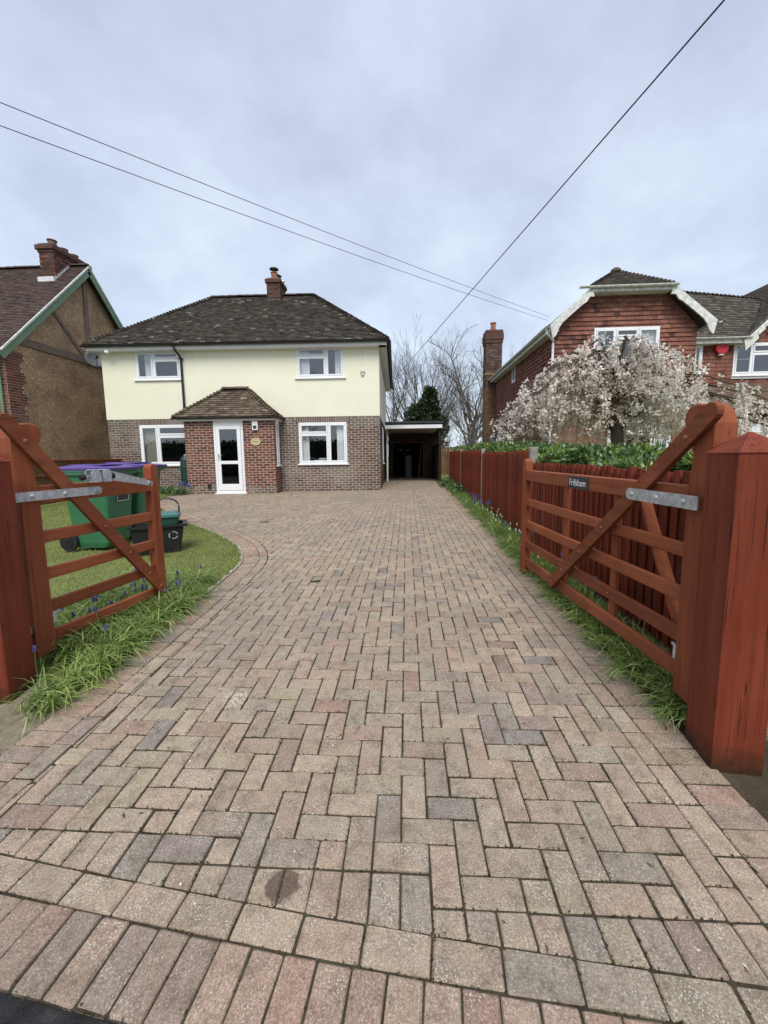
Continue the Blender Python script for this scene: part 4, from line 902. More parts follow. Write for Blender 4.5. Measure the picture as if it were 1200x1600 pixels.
mb = MB(); mb.lathe((rp.x, rp.y, rp.z - .05), [(.17, 0), (.15, .08), (.06, .14)], 10); mb.obj('ridge_cap', M['tile_right'], rroof)
# scalloped white bargeboards
for sgn, e_, h_ in ((1, ea, ha), (-1, eb, hb)):
    n = 12; top = [(e_.x + (h_.x - e_.x) * i / n, e_.z + (h_.z - e_.z) * i / n - .01) for i in range(n + 1)]
    low = []
    for i in range(n + 1):
        t = i / n; w = .26 + (.16 if t < .10 else .16 * max(0, 1 - (t - .10) / .10)) + (.05 * math.sin(t * 26) if t > .78 else 0) - .03 * math.sin(math.pi * t)
        low.append((top[i][0] + sgn * w * .22, top[i][1] - w))
    mb = MB(); V = []
    for y in (-.375, -.335): V += [(x, y, z) for x, z in top] + [(x, y, z) for x, z in low]
    m_ = n + 1; F = []
    for i in range(n): F += [(i, i + 1, m_ + i + 1, m_ + i), (2 * m_ + i, 3 * m_ + i, 3 * m_ + i + 1, 2 * m_ + i + 1), (m_ + i, m_ + i + 1, 3 * m_ + i + 1, 3 * m_ + i), (i, 2 * m_ + i, 2 * m_ + i + 1, i + 1)]
    F += [(0, m_, 3 * m_, 2 * m_), (n, 2 * m_ + n, 3 * m_ + n, m_ + n)]
    mb.add(V, F); mb.obj('bargeboard', M['white_old'], rh)
mb = MB(); mb.cbox(ha.x - .03, hb.x + .03, -.37, -.34, hz - .17, hz - .03, .004); mb.cbox(ha.x, hb.x, -.34, -.0, hz - .17, hz - .15, .004); mb.obj('fascia', M['white_old'], rh)
gutter(rh, (ha.x - .42, -.43, hz - .03), (hb.x + .10, -.43, hz - .03), .06, 'white_old', brackets=False)
gutter(rh, (-.36, -.40, A(5.38)), (-.36, 8.6, A(5.38)), .06, 'white_old'); mb = MB(); mb.cbox(-.30, -.28, -.33, 8.5, A(5.22), A(5.36), .003); mb.cbox(-.28, 0, -.33, 8.5, A(5.22), A(5.24), .003); mb.obj('side_fascia', M['white_old'], rh)
mb = MB(); mb.tube([(-.36, -.25, A(5.33)), (-.36, -.25, A(5.2)), (-.10, -.12, A(5.0)), (-.10, -.10, A(4.9)), (-.10, -.10, .05)], .038, 10); mb.obj('downpipe', M['white'], rh)
gutter(rh, (RW + .40, -.40, A(5.38)), (RW + .40, 1.6, A(5.38)), .06, 'white_old', brackets=False)
# set-back wing with a second gable
WY = 1.6
w1 = (5.30, 5.64, A(4.15), A(5.18)); w2 = (6.69, 8.5, A(4.10), A(5.19))
mb = MB(); wall_holes(mb, RW, 12, -.3, A(5.4), [w1, w2], lambda x, z, d: (x, WY + d, z)); mb.add([(7.0, WY, A(5.4)), (12, WY, A(5.4)), (9.5, WY, A(7.8))], [(0, 1, 2)])
mb.add([(RW, WY + 2, 0), (12, WY + 2, 0), (12, WY + 2, A(5.4)), (RW, WY + 2, A(5.4))], [(0, 1, 2, 3)]); mb.add([(RW, WY + .1, A(5.39)), (12, WY + .1, A(5.39)), (12, WY + 2, A(5.39)), (RW, WY + 2, A(5.39))], [(0, 1, 2, 3)]); ww = mb.obj('wing_wall', M['mortar_dark'], rh)
mb = MB()
for row, full, pl, ok in list(pieces([(RW, A(3.6)), (12, A(3.6)), (12, A(5.4)), (RW, A(5.4))], .178, .135, .004, 0, .5, [w1, w2])) + list(pieces([(7.0, A(5.4)), (12, A(5.4)), (9.5, A(7.75))], .178, .135, .004, 0, .5, [])):
    slab(mb, pl, Vector((0, WY, 0)), Vector((1, 0, 0)), Vector((0, 0, 1)), Vector((0, -1, 0)), .022, .004, full[2], .135, random.random())
tag(mb.obj('hung_tiles', M['tile_hung'], ww), kind='stuff')
window(rh, (w1[0], WY - .03, w1[2]), w1[1] - w1[0], w1[3] - w1[2], [(0, 1, 0, 1)], fw=.07); window(rh, (w2[0], WY - .03, w2[2]), w2[1] - w2[0], w2[3] - w2[2], [(0, .34, 0, 1), (.34, 1, 0, .68), (.34, 1, .68, 1)], leaded=(0,), fw=.06)
mb = MB(); mb.box(w2[0] - .05, w2[1], WY - .06, WY - .025, w2[2] - .12, w2[2] - .05); mb.obj('lead_apron', M['lead'], rh)
q0, q1, q2, q3 = Vector((RW - .1, WY - .3, A(5.36))), Vector((6.95, WY - .3, A(5.36))), Vector((8.30, WY + 1.45, A(6.65))), Vector((5.6, WY + 1.45, A(7.52)))
mb = MB(); mb.add([q0, q1, q2, q3], [(0, 1, 2, 3)]); wr = mb.obj('wing_roof', M['tile_right'], rh)
for v in wr.data.vertices: v.co.z -= .04
n_ = (q1 - q0).cross(q3 - q0).normalized(); q2 = q2 - n_ * (q2 - q0).dot(n_)
tiled('tiling', [q0, q1, q2, q3], M['tile_right'], wr, .165, .1, .018); ridge_row('hip_tiles', q3, q2 + Vector((.05, 0, 0)), M['tile_right'], wr, .08, .14)
gutter(rh, (RW - .05, WY - .36, A(5.32)), (7.0, WY - .36, A(5.32)), .06, 'white_old', brackets=False); mb = MB(); mb.cbox(RW, 7.0, WY - .30, WY - .27, A(5.14), A(5.29), .003); mb.cbox(RW, 7.0, WY - .27, WY, A(5.14), A(5.16), .003); mb.obj('wing_fascia', M['white_old'], rh)
g0, g1, g2 = Vector((6.75, WY - .35, A(5.25))), Vector((9.5, WY - .35, A(7.95))), Vector((12.2, WY - .35, A(5.25)))
mb = MB(); bk = Vector((0, 6, 0)); mb.add([g0, g1, g1 + bk, g0 + bk, g2, g2 + bk], [(0, 1, 2, 3), (1, 4, 5, 2)]); gr_ = mb.obj('gable_roof', M['tile_right'], rh)
tiled('tiling', [g0 + bk, g0, g1, g1 + bk], M['tile_right'], gr_, .165, .1, .018, lift=.02)
mb = MB()
for i in range(14):
    a, b = g0.lerp(g1, i / 14), g0.lerp(g1, (i + 1) / 14); wa = .24 + (.14 if i < 2 else .05 * math.sin(i * 1.3)); mb.add([a, b, b - Vector((-.08, 0, wa)), a - Vector((-.08, 0, wa)), a + Vector((0, .03, 0)), b + Vector((0, .03, 0)), b - Vector((-.08, -.03, wa)), a - Vector((-.08, -.03, wa))], [(0, 1, 2, 3), (0, 4, 5, 1), (3, 2, 6, 7), (0, 3, 7, 4), (1, 5, 6, 2)])
mb.obj('bargeboard', M['white_old'], rh)
tiled('pent_tiles', [Vector((RW, .1, A(2.70))), Vector((12, .1, A(2.70))), Vector((12, WY - .03, A(3.80))), Vector((RW, WY - .03, A(3.80)))], M['tile_pent'], rh, .165, .10, .014)
mb = MB(); mb.box(RW, 12, .5, .55, -.3, A(2.75)); mb.obj('ground_floor_wall', M['brick_neigh'], rh); mb = MB(); mb.cbox(5.75, 8.4, .42, .47, 0, A(2.30), .01)
for k in range(6): mb.cbox(5.80, 8.35, .40, .425, .1 + k * .33, .38 + k * .33, .008)
mb.obj('garage_door', M['white'], rh)
mb = MB(); mb.prism([(5.98, A(5.02)), (6.06, A(4.86)), (6.14, A(4.82)), (6.28, A(4.82)), (6.36, A(4.86)), (6.44, A(5.02)), (6.40, A(5.14)), (6.02, A(5.14))], WY - .16, WY - .03, ch=.02); rb_ = mb.obj('alarm_box', M['red_box'], rh)
mb = MB(); mb.cbox(6.13, 6.29, WY - .14, WY - .05, A(4.78), A(4.815), .005); mb.obj('alarm_light', M['white'], rb_)
# chimney at the back corner of its side wall
cx0, cx1, cy0, cy1 = -.55, .30, 8.45, 9.2
mb = MB(); mb.box(cx0 + .02, cx1 - .02, cy0 + .02, cy1, -.3, A(7.65)); rc = mb.obj('chimney', M['mortar_dark'], rh)
for O, e_, n_, L in (((cx0, cy0 + .015, 0), (1, 0, 0), (0, -1, 0), cx1 - cx0), ((cx0 + .015, cy1, 0), (0, -1, 0), (-1, 0, 0), cy1 - cy0)): brick_field(rc, O, e_, n_, L, A(7.30), [], lambda u, v: 'brick_neigh' if v < 4.6 else 'brick_dark' if random.random() < .6 else 'brick_house')
mb = MB(); mb.cbox(cx0 - .03, cx1 + .03, cy0 - .03, cy1 + .03, A(7.25), A(7.40), .01); mb.cbox(cx0 - .06, cx1 + .06, cy0 - .06, cy1 + .06, A(7.40), A(7.75), .02); mb.cbox(cx0 - .03, cx1 + .03, cy0 - .03, cy1, A(7.75), A(7.92), .03); mb.obj('chimney_cap', M['brick_dark'], rc); mb = MB(); mb.cbox(cx0 - .02, cx1 + .02, cy0 - .02, cy1, A(5.62), A(5.72), .01); mb.obj('string_course', M['brick_neigh'], rc)
mb = MB(); mb.lathe((-.12, 8.8, A(7.9)), [(.16, 0), (.14, .04), (.13, .40), (.16, .41), (.16, .46), (.12, .47)], 14); mb.obj('chimney_pot', M['terracotta'], rc)
def dish(loc, rad, face, label):
    r_ = empty('satellite_dish', loc); tag(r_, label, 'satellite dish'); face = Vector(face).normalized(); q = face.to_track_quat('Z', 'Y')
    mb = MB(); V = []; F = []; n = 20
    for k in range(5):
        for i in range(n): a = 2 * math.pi * i / n; rr = rad * (k + .02) / 4; V.append(q @ Vector((rr * math.cos(a), rr * math.sin(a), .28 * rr * rr / rad)))
    for k in range(4):
        for i in range(n): j = (i + 1) % n; F.append((k * n + i, k * n + j, (k + 1) * n + j, (k + 1) * n + i))
    mb.add(V, F); o = mb.obj('reflector', mat_plain('dish_grey', (.11, .115, .125), .5, 0, .1, 4), r_, smooth=True); sm = o.modifiers.new('solid', 'SOLIDIFY'); sm.thickness = .012
    mb = MB(); mb.bar(q @ Vector((0, -rad * .95, .05)), q @ Vector((0, -rad * .2, rad * 1.0)), .025, .025); mb.bar(q @ Vector((0, -rad * .25, rad * .9)), q @ Vector((0, -rad * .1, rad * 1.1)), .07, .07); mb.obj('feed_arm', M['black_plastic'], r_)
    mb = MB(); mb.bar(q @ Vector((0, 0, -.01)), q @ Vector((0, 0, -.18)), .04, .04, (1, 0, 0)); mb.obj('bracket', M['metal'], r_); return r_
dish((4.60, 20.6, 2.2), .36, (-.5, -.85, .25), 'dark satellite dish low on the right neighbour’s side wall above the hedge'.replace('’', "'"))
dish((-11.15, 14.20, 5.02), .33, (.75, -.75, .3), 'grey satellite dish on the pebbledash gable behind the cream house corner')

# ------------------------------------------------------------------ neighbour house on the left
lx, ly = -11.6, 11.25; lh = empty('pebbledash_house', (lx, ly, ZB)); tag(lh, 'neighbouring house with brown pebbledash gable wall and green bargeboards', 'house')
GE = A(4.78); GA = A(8.20); GD = 6.5; GM = GD / 2
mb = MB(); mb.add([(0, 0, -.3), (0, GD, -.3), (0, GD, GE), (0, GM, GA), (0, 0, GE)], [(0, 1, 2, 3, 4)]); gab = mb.obj('gable_wall', M['pebble'], lh)
mb = MB(); mb.add([(-9, 0, -.3), (0, 0, -.3), (0, 0, GE), (-9, 0, GE)], [(0, 1, 2, 3)]); mb.add([(-9, GD, -.3), (0, GD, -.3), (0, GD, GE), (-9, GD, GE)], [(0, 3, 2, 1)]); fw_ = mb.obj('front_wall', M['mortar'], lh)
brick_field(fw_, (-3, 0, 0), (1, 0, 0), (0, -1, 0), 3, GE, [], lambda u, v: 'brick_left')
mbq = MB()
for row, full, pl, ok in pieces([(0, 0), (.62, 0), (.62, GE - .12), (0, GE - .12)], .232, .0785, .011, .011, .5):
    lim = .50 if (row // 4) % 2 else .40
    if full[0] < lim: slab(mbq, clip(pl, [(1, 0, lim + .10)]) or pl, Vector((.010, 0, 0)), Vector((0, 1, 0)), Vector((0, 0, 1)), Vector((1, 0, 0)), .007, .007, full[2], .0785, random.random())
tag(mbq.obj('quoin_bricks', M['brick_left'], lh), kind='stuff'); mb = MB()
for j in range(0, int((GE - .12) / .314) + 1): mb.box(-.02, .010, 0, .60 if j % 2 else .50, j * .314, min((j + 1) * .314, GE - .12) - .0005)
mb.obj('quoin_mortar', M['mortar'], lh)
mb = MB(); mb.bar((.03, .42, A(5.02)), (.03, GD - .42, A(5.02)), .04, .24, (0, 0, 1)); mb.obj('timber_band', M['timber_grey'], lh)
mb = MB(); mb.bar((.028, GM - .05, A(5.1)), (.028, GM + .02, GA - .35), .036, .17, (0, 1, 0)); mb.obj('timber_post', M['timber_grey'], lh)
for (a, b) in (((1.70, 6.45), (2.95, 5.15)), ((GD - 1.7, 6.45), (GD - 2.95, 5.15))):
    mb = MB(); mb.bar((.026, a[0], A(a[1])), (.026, b[0], A(b[1])), .032, .13, (0, 0, 1)); mb.obj('timber_strut', M['timber_grey'], lh)
f0, f1, r0, r1 = Vector((-7, -.28, A(4.62))), Vector((.26, -.28, A(4.62))), Vector((.26, GM, GA + .14)), Vector((-7, GM, GA + .14)); b0, b1 = Vector((-7, GD + .28, A(4.62))), Vector((.26, GD + .28, A(4.62)))
mb = MB(); mb.add([f0, f1, r0, r1, b0, b1], [(0, 1, 2, 3), (5, 4, 3, 2)]); lr = mb.obj('roof', M['tile_left'], lh)
for v in lr.data.vertices: v.co.z -= .03
tiled('tiling', [f0, f1, r0, r1], M['tile_left'], lr, .165, .10, .014); tiled('tiling', [b1, Vector((-2, b1.y, b1.z)), Vector((-2, GM, r0.z)), r0], M['tile_left'], lr, .165, .10, .014)
ridge_row('ridge_tiles', r1 + Vector((0, 0, .02)), r0 + Vector((0, 0, .02)), M['tile_left'], lr, .11, .3)
for e_ in (f1, b1):
    d = (r0 - e_).normalized(); mb = MB(); mb.bar(e_ + Vector((-.005, 0, -.18)) - d * .06, r0 + Vector((-.005, 0, -.18)) + d * .0, .035, .235, (0, 0, 1)); mb.obj('bargeboard', M['green_paint'], lh)
    mb = MB(); mb.bar(e_ + Vector((.012, 0, -.035)) - d * .08, r0 + Vector((.012, 0, -.035)), .05, .05, (0, 0, 1)); mb.obj('verge', M['white_old'], lh)
gutter(lh, (-7, -.33, A(4.60)), (.24, -.33, A(4.60)), .055); mb = MB(); mb.tube([(-.12, -.30, A(4.52)), (-.12, -.12, A(4.3)), (-.12, -.08, A(4.2)), (-.12, -.08, .05)], .04, 10); mb.obj('downpipe', M['green_paint'], lh)
lcx0, lcx1, lcy0, lcy1 = -.92, -.40, 2.55, 4.1
mb = MB(); mb.box(lcx0 + .012, lcx1 - .012, lcy0 + .012, lcy1 - .012, A(7.0), A(8.72)); lc = mb.obj('chimney', M['mortar_dark'], lh)
for O, e_, n_, L in (((lcx0, lcy0 + .006, A(7.0)), (1, 0, 0), (0, -1, 0), lcx1 - lcx0), ((lcx1 - .006, lcy0, A(7.0)), (0, 1, 0), (1, 0, 0), lcy1 - lcy0)): brick_field(lc, O, e_, n_, L, 1.55, [], lambda u, v: 'brick_dark' if random.random() < .7 else 'brick_left')
mb = MB(); mb.cbox(lcx0 - .03, lcx1 + .03, lcy0 - .03, lcy1 + .03, A(8.50), A(8.582), .01); mb.cbox(lcx0 - .08, lcx1 + .08, lcy0 - .08, lcy1 + .08, A(8.58), A(8.74), .02); mb.cbox(lcx0 - .02, lcx1 + .02, lcy0 - .02, lcy1 + .02, A(8.74), A(8.80), .02); mb.obj('chimney_cap', M['brick_dark'], lc)
for y, h in ((2.85, .24), (3.3, .17), (3.75, .17)):
    mb = MB(); mb.lathe((-.66, y, A(8.79)), [(.15, 0), (.13, .03), (.125, h - .04), (.15, h - .03), (.15, h), (.11, h + .005)], 14); mb.obj('chimney_pot', M['pot_old'], lc)
mb = MB(); sl = (r0.z - f0.z) / (r0.y - f0.y)
def rzf(y): return f0.z + sl * (y - f0.y) + .01
mb.box(lcx0 - .03, lcx1 + .03, lcy0 - .12, lcy0 + .002, rzf(lcy0) - .10, rzf(lcy0) + .06)
for k in range(8):
    y = lcy0 + k * .095; mb.box(lcx1 - .004, lcx1 + .012, y, y + .085, rzf(y) - .02, rzf(y) + .14)
mb.obj('lead_flashing', M['lead'], lc)

# ------------------------------------------------------------------ gate posts and the two gates
def gate_post(loc, rz, w, ztop, label, stud=None):
    p = empty('gate_post', loc, rz); tag(p, label, 'post', 'red timber gate posts'); zt = ztop - loc[2]; mb = MB(); c = .008; rings = []
    for (z, q) in ((-.3, 0), (zt - .012, 0), (zt - .004, -.004), (zt, -.0), (zt + .012, .012)):
        rings.append([(0 + q, 0 + q, z), (c, q, z), (w - c, q, z), (w - q, q + c, z), (w - q, w - c, z), (w - c, w - q, z), (c, w - q, z), (q, w - c, z)])
    rings.append([(w / 2 + (a - w / 2) * .04, w / 2 + (b - w / 2) * .04, zt + .085) for (a, b, _) in rings[0]])
    V = [v for r_ in rings for v in r_]; F = [(k * 8 + i, k * 8 + (i + 1) % 8, (k + 1) * 8 + (i + 1) % 8, (k + 1) * 8 + i) for k in range(len(rings) - 1) for i in range(8)] + [tuple(len(V) - 8 + i for i in range(8))]
    mb.add(V, F); mb.obj('shaft', M['wood_post'], p)
    if stud:
        mb = MB(); mb.lathe(stud, [(.012, 0), (.012, -.008), (.017, -.010), (.017, -.022), (.008, -.028)], 14, axis='y'); mb.obj('bolt', M['metal'], p, smooth=False)
    return p
gate_post((1.371, 1.722, g(1.72)), R(-6), .212, 1.452, 'thick red timber gate post with pyramid cap beside the long gate', (.205 - .01, 0.0, 1.21))
gate_post((-2.56, 2.035, g(2.05)), R(8), .215, 1.452, 'thick red timber gate post at the left frame edge beside the short gate')
def make_gate(name, label, P0, ang, s1, sw, zr, L0, L1, ew, ez, brace, sgn, strap, extra):
    gz_ = g(P0[1]); gt = empty(name, (P0[0], P0[1], gz_), ang); tag(gt, label, 'gate', 'five-bar timber gates')
    def Z(z): return z - gz_
    def yy(a, b): return (min(sgn * a, sgn * b), max(sgn * a, sgn * b))
    prof = [(-sw, .125), (0, .14), (0, 1.22), (-.008, 1.34), (-.018, 1.44), (-.012, 1.50), (.012, 1.545), (.042, 1.585), (.056, 1.625), (.050, 1.66), (.025, 1.685), (-.02, 1.695), (-.075, 1.685), (-.115, 1.65), (-.138, 1.59), (-.142, 1.50), (-.132, 1.40), (-.120, 1.28)]
    a, b = yy(-.115, 0); mb = MB(); mb.prism([(s1 + p, Z(q)) for p, q in prof], a, b, ch=.008); st = mb.obj('hanging_stile', M['wood_gate_z'], gt)
    a, b = yy(-.085, -.005); mb = MB(); n = 8; top = [(L1 + ew / 2 + ew / 2 * math.cos(math.pi * i / n), Z(ez[1]) - .035 + .035 * math.sin(math.pi * i / n)) for i in range(n + 1)]
    mb.prism([(L1, Z(ez[0])), (L1 + ew, Z(ez[0]))] + top, a, b, ch=.006); mb.obj('end_stile', M['wood_gate_z'], gt)
    for i, (z0, z1) in enumerate(zr):
        a, b = yy(-.072, -.012) if i == 0 else yy(-.058, -.026); mb = MB(); mb.cbox(s1 - .03, L1 + .03, a, b, Z(z0), Z(z1), .006); o = mb.obj('rail', M['wood_gate_x'], gt); o['rnd'] = .1 + .17 * i
    (sa, za), (sb, zb) = brace; d = Vector((sb - sa, zb - za)); d.normalize(); nn = Vector((-d.y, d.x)) * .044; n = 7
    poly = [(sb + nn.x, zb + nn.y), (sb - nn.x, zb - nn.y)] ; aa = math.atan2(-nn.y, -nn.x)
    for i in range(n + 1):
        t = aa - math.pi * i / n * (1 if (nn.x * -d.y + nn.y * d.x) > 0 else -1); poly.append((sa + .044 * math.cos(t), za + .044 * math.sin(t)))
    a, b = yy(-.026, .004); mb = MB(); mb.prism([(p, Z(q)) for p, q in poly], *yy(.0015, .034), ch=.005); br = mb.obj('brace', M['wood_gate_x'], gt); br['rnd'] = .55
    def bolt(s, z, y, r=.012, mat='bolt'):
        mb = MB(); mb.lathe((s, sgn * y, Z(z)), [(r, 0), (r * .9, sgn * .004), (r * .5, sgn * .008)], 10, axis='y'); return mb.obj('bolt', M[mat], gt)
    for z0, z1 in zr[1:]:
        zc = (z0 + z1) / 2; t = (zc - za) / (zb - za)
        if 0 < t < .98: bolt(sa + (sb - sa) * t, zc, .034)
    bolt(sa + (sb - sa) * .085, za + (zb - za) * .085, .034, .015); bolt(sa + (sb - sa) * .965, za + (zb - za) * .965, .034)
    h0, h1, hz0, hz1 = strap; mb = MB(); n = 6; poly = [(h0, Z(hz0)), (h1 - .03, Z(hz0))] + [(h1 - .03 + .03 * math.sin(math.pi * i / n), Z((hz0 + hz1) / 2) - (hz1 - hz0) / 2 * math.cos(math.pi * i / n)) for i in range(1, n)] + [(h1 - .03, Z(hz1)), (h0, Z(hz1))]
    mb.prism(poly, *yy(.0355, .043)); hs = mb.obj('hinge_strap', M['metal'], gt)
    mb = MB()
    for t in (.16, .52, .90): mb.lathe((h0 + (h1 - h0) * t, sgn * .043, Z((hz0 + hz1) / 2)), [(.015, 0), (.013, sgn * .006), (.006, sgn * .010)], 12, axis='y')
    mb.obj('hinge_bolts', M['metal'], hs)
    mb = MB(); mb.cbox(s1 - sw - .06, s1 - sw + .05, *yy(-.075, -.02), Z(.30), Z(.345), .008); mb.obj('lower_hinge', M['metal'], gt)
    mb = MB(); mb.bar((s1 - .01, sgn * -.04, Z(.36)), (s1 + .10, sgn * -.06, Z(.375)), .018, .018); mb.cbox(s1 - .01, s1 + .022, *yy(-.06, .0), Z(.325), Z(.40), .004); mb.obj('hinge_end', M['metal'], gt)
    extra(gt, Z, yy, bolt); return gt
def extra_r(gt, Z, yy, bolt):
    for s in (.83, 1.575):
        mb = MB(); mb.cbox(s - .035, s + .035, *yy(-.092, -.0595), Z(.19), Z(1.19), .004); o = mb.obj('upright', M['wood_gate_z'], gt); o['rnd'] = .3
        for z in (.93, .685, .455, .255): bolt(s, z, -.026, .009)
    mb = MB(); mb.bar((.62, -.105, Z(1.17)), (.15, -.105, Z(.30)), .026, .075, (0, 1, 0)); o = mb.obj('back_brace', M['wood_gate_z'], gt)
    mb = MB(); mb.cbox(1.12, 1.42, *yy(-.0115, .0), Z(1.165), Z(1.265), .002); pl = mb.obj('name_plate', M['slate'], gt); pl['label'] = 'dark slate house name plate with white lettering'
    t = link('lettering', text_mesh('Frilsham', .078, M['label_white']), pl); t.matrix_local = Matrix(((-1, 0, 0, 1.27), (0, 0, 1, .0015), (0, 1, 0, Z(1.215)), (0, 0, 0, 1)))
    t.scale = (.98, 1, 1) if False else t.scale
def extra_l(gt, Z, yy, bolt):
    mb = MB(); V = [(1.165, Z(1.215)), (1.16, Z(1.26)), (.735, Z(1.375)), (.715, Z(1.30))]; mb.prism(V, -.046, -.036); mb.lathe((1.155, -.041, Z(1.238)), [(.024, -.005), (.024, .005)], 14, axis='y'); la = mb.obj('throw_over_latch', M['metal'], gt)
    for s0, s1_ in ((.57, .645), (.665, .735)):
        mb = MB(); z0, z1 = 1.283, 1.378; n = 6; out = [(s0, Z(z0)), (s1_, Z(z0))] + [((s0 + s1_) / 2 + (s1_ - s0) / 2 * math.cos(math.pi * i / n), Z(z1) - .03 + .03 * math.sin(math.pi * i / n)) for i in range(n + 1)]
        mb.prism(out, -.094, -.088); mb.prism(out, -.036, -.030); mb.cbox(s0, s1_, -.090, -.034, Z(z0), Z(z0 + .007), .002); mb.cbox(s0 + .01, s1_ - .01, -.090, -.034, Z(z1 - .007), Z(z1), .002); mb.obj('latch_loop', M['metal'], la)
    mb = MB(); mb.bar((.53, -.062, Z(1.325)), (.75, -.062, Z(1.325)), .018, .018); mb.obj('latch_pin', M['metal'], la)
    for s_ in (.525, .765):
        mb = MB(); mb.lathe((s_, -.062, Z(1.325)), [(.014, -.022), (.024, -.008), (.024, .010), (.014, .02)], 12, axis='x'); mb.obj('latch_knob', M['rubber'], la)
    mb = MB(); mb.lathe((1.14, -.047, Z(1.243)), [(.012, 0), (.009, -.006)], 12, axis='y'); mb.obj('latch_pivot', M['steel'], la)
make_gate('field_gate', 'long red-brown five-bar gate with name plate standing open along the right fence', (1.47, 2.0), math.atan2(.99716, -.07526), .135, .115,
          [(1.165, 1.278), (.890, .967), (.640, .725), (.413, .500), (.208, .305)], .135, 2.40, .095, (.13, 1.40), ((-.01, 1.645), (1.66, .245)), 1, (.014, .575, 1.165, 1.235), extra_r)
make_gate('field_gate', 'short red-brown five-bar gate with throw-over latch standing open on the left', (-2.5, 2.25), math.atan2(.98517, .17157), .268, .125,
          [(1.160, 1.283), (.890, .972), (.632, .714), (.400, .484), (.185, .270)], .268, 1.215, .085, (.20, 1.405), ((.10, 1.70), (1.235, .240)), -1, (.10, .69, 1.19, 1.25), extra_l)

# ------------------------------------------------------------------ fences
fence = empty('closeboard_fence', (1.78, 9.0, 0)); tag(fence, 'red-stained closeboard fence with concrete posts along the right of the drive', 'fence')
BAYS = [(2.12, 5.69, 1.34), (5.69, 9.28, 1.50), (9.28, 12.88, 1.56), (12.88, 16.3, 1.60)]
_b = MB(); _b.add([(-.040, -.037, 0), (-.032, .035, 0), (.004, .036, 0), (.004, -.038, 0), (-.040, -.037, 1), (-.032, .035, 1), (.004, .036, 1), (.004, -.038, 1)], [(0, 1, 5, 4), (1, 2, 6, 5), (3, 0, 4, 7), (4, 5, 6, 7), (2, 3, 7, 6)]); _bm = _b.mesh('board', M['wood_fence'])
for (a, b, zt_) in BAYS:
    n = int((b - a - .1) / .103)
    for k in range(n):
        y = a + .05 + (b - a - .1) * (k + .5) / n; zb_ = g(y) + .10; o = link('board', _bm, fence, (-.02 + random.uniform(-.004, .004), y - 9.0, zb_), (random.uniform(-.006, .006), 0, random.uniform(-.06, .06))); o.scale = (random.uniform(.8, 1.15), random.uniform(.92, 1.06), zt_ + random.uniform(-.02, .006) - zb_); o['rnd'] = random.random()
    mb = MB(); mb.cbox(-.035, .005, a + .05 - 9, b - .05 - 9, g(a) - .05, g(b) + .10 if False else g(a) + .12, .004); mb.obj('gravel_board', M['concrete'], fence)
    mb = MB(); mb.box(-.006, .004, a + .05 - 9, b - .05 - 9, g(a) + .1, zt_ - .02); mb.obj('backing', M['wood_fence'], fence)
    for z in (.35, .75, 1.15):
        mb = MB(); mb.cbox(.006, .07, a - 9, b - 9, g(a) + z - .04, g(a) + z + .04, .004); mb.obj('rail', M['wood_fence'], fence)
for y, zt_ in ((2.12, 1.40), (5.69, 1.545), (9.28, 1.58), (12.88, 1.63), (16.3, 1.65)):
    mb = MB(); mb.cbox(-.055, .045, y - 9 - .05, y - 9 + .05, g(y) - .3, zt_, .012); mb.obj('post', M['concrete'], fence)
lf = empty('garden_fence', (-9.55, 8.0, 0)); tag(lf, 'low dark brown board fence behind the bins along the left boundary', 'fence')
for k in range(58):
    y = 3.9 + k * .153; mb = None
    if k == 0:
        _b2 = MB(); _b2.cbox(0, .018, -.072, .072, 0, 1, .003); _bm2 = _b2.mesh('board', M['wood_old'])
    o = link('board', _bm2, lf, (random.uniform(-.004, .004), y - 8, g(y) + .03)); o.scale = (1, 1, 1.38 - g(y)); o['rnd'] = random.random()
for y in (3.8, 5.6, 7.4, 9.2, 11.0, 12.8):
    mb = MB(); mb.cbox(-.10, -.01, y - 8 - .05, y - 8 + .05, g(y) - .3, 1.47, .006); mb.obj('post', M['wood_fence'], lf)
for z in (.55, 1.05):
    mb = MB(); mb.cbox(.019, .055, -4.2, 4.85, z - .035, z + .035, .005); mb.obj('rail', M['wood_old'], lf)
mb = MB(); mb.cbox(-.03, .05, -4.2, 4.85, 1.41, 1.455, .005); mb.obj('capping', M['wood_fence'], lf)

# ------------------------------------------------------------------ low frontage walls of rubble
def rubble(name, label, x0, x1, y, h, th):
    r_ = empty(name, (x0, y, g(y))); tag(r_, label, 'wall'); mb = MB(); mb.box(.02, x1 - x0 - .02, -th / 2 + .03, th / 2 - .03, -.3, h - .03); mb.obj('core', M['mortar_dark'], r_)
    z = -.05
    while z < h - .05:
        hh = random.uniform(.09, .14); x = random.uniform(-.05, 0)
        while x < x1 - x0 - .05:
            w = random.uniform(.12, .26); mb = MB(); mb.cbox(max(x, 0), min(x + w - .015, x1 - x0), -th / 2 + random.uniform(0, .02), th / 2, z, z + hh - .012, .022); mb.obj('stone', M['stone'], r_); x += w
        z += hh
rubble('rubble_wall', 'low grey rubble wall at the foot of the left gate post', -5.2, -2.59, 2.15, .24, .22)
rubble('rubble_wall', 'low dark rubble wall beside the right gate post', 1.62, 4.0, 2.02, .42, .24)

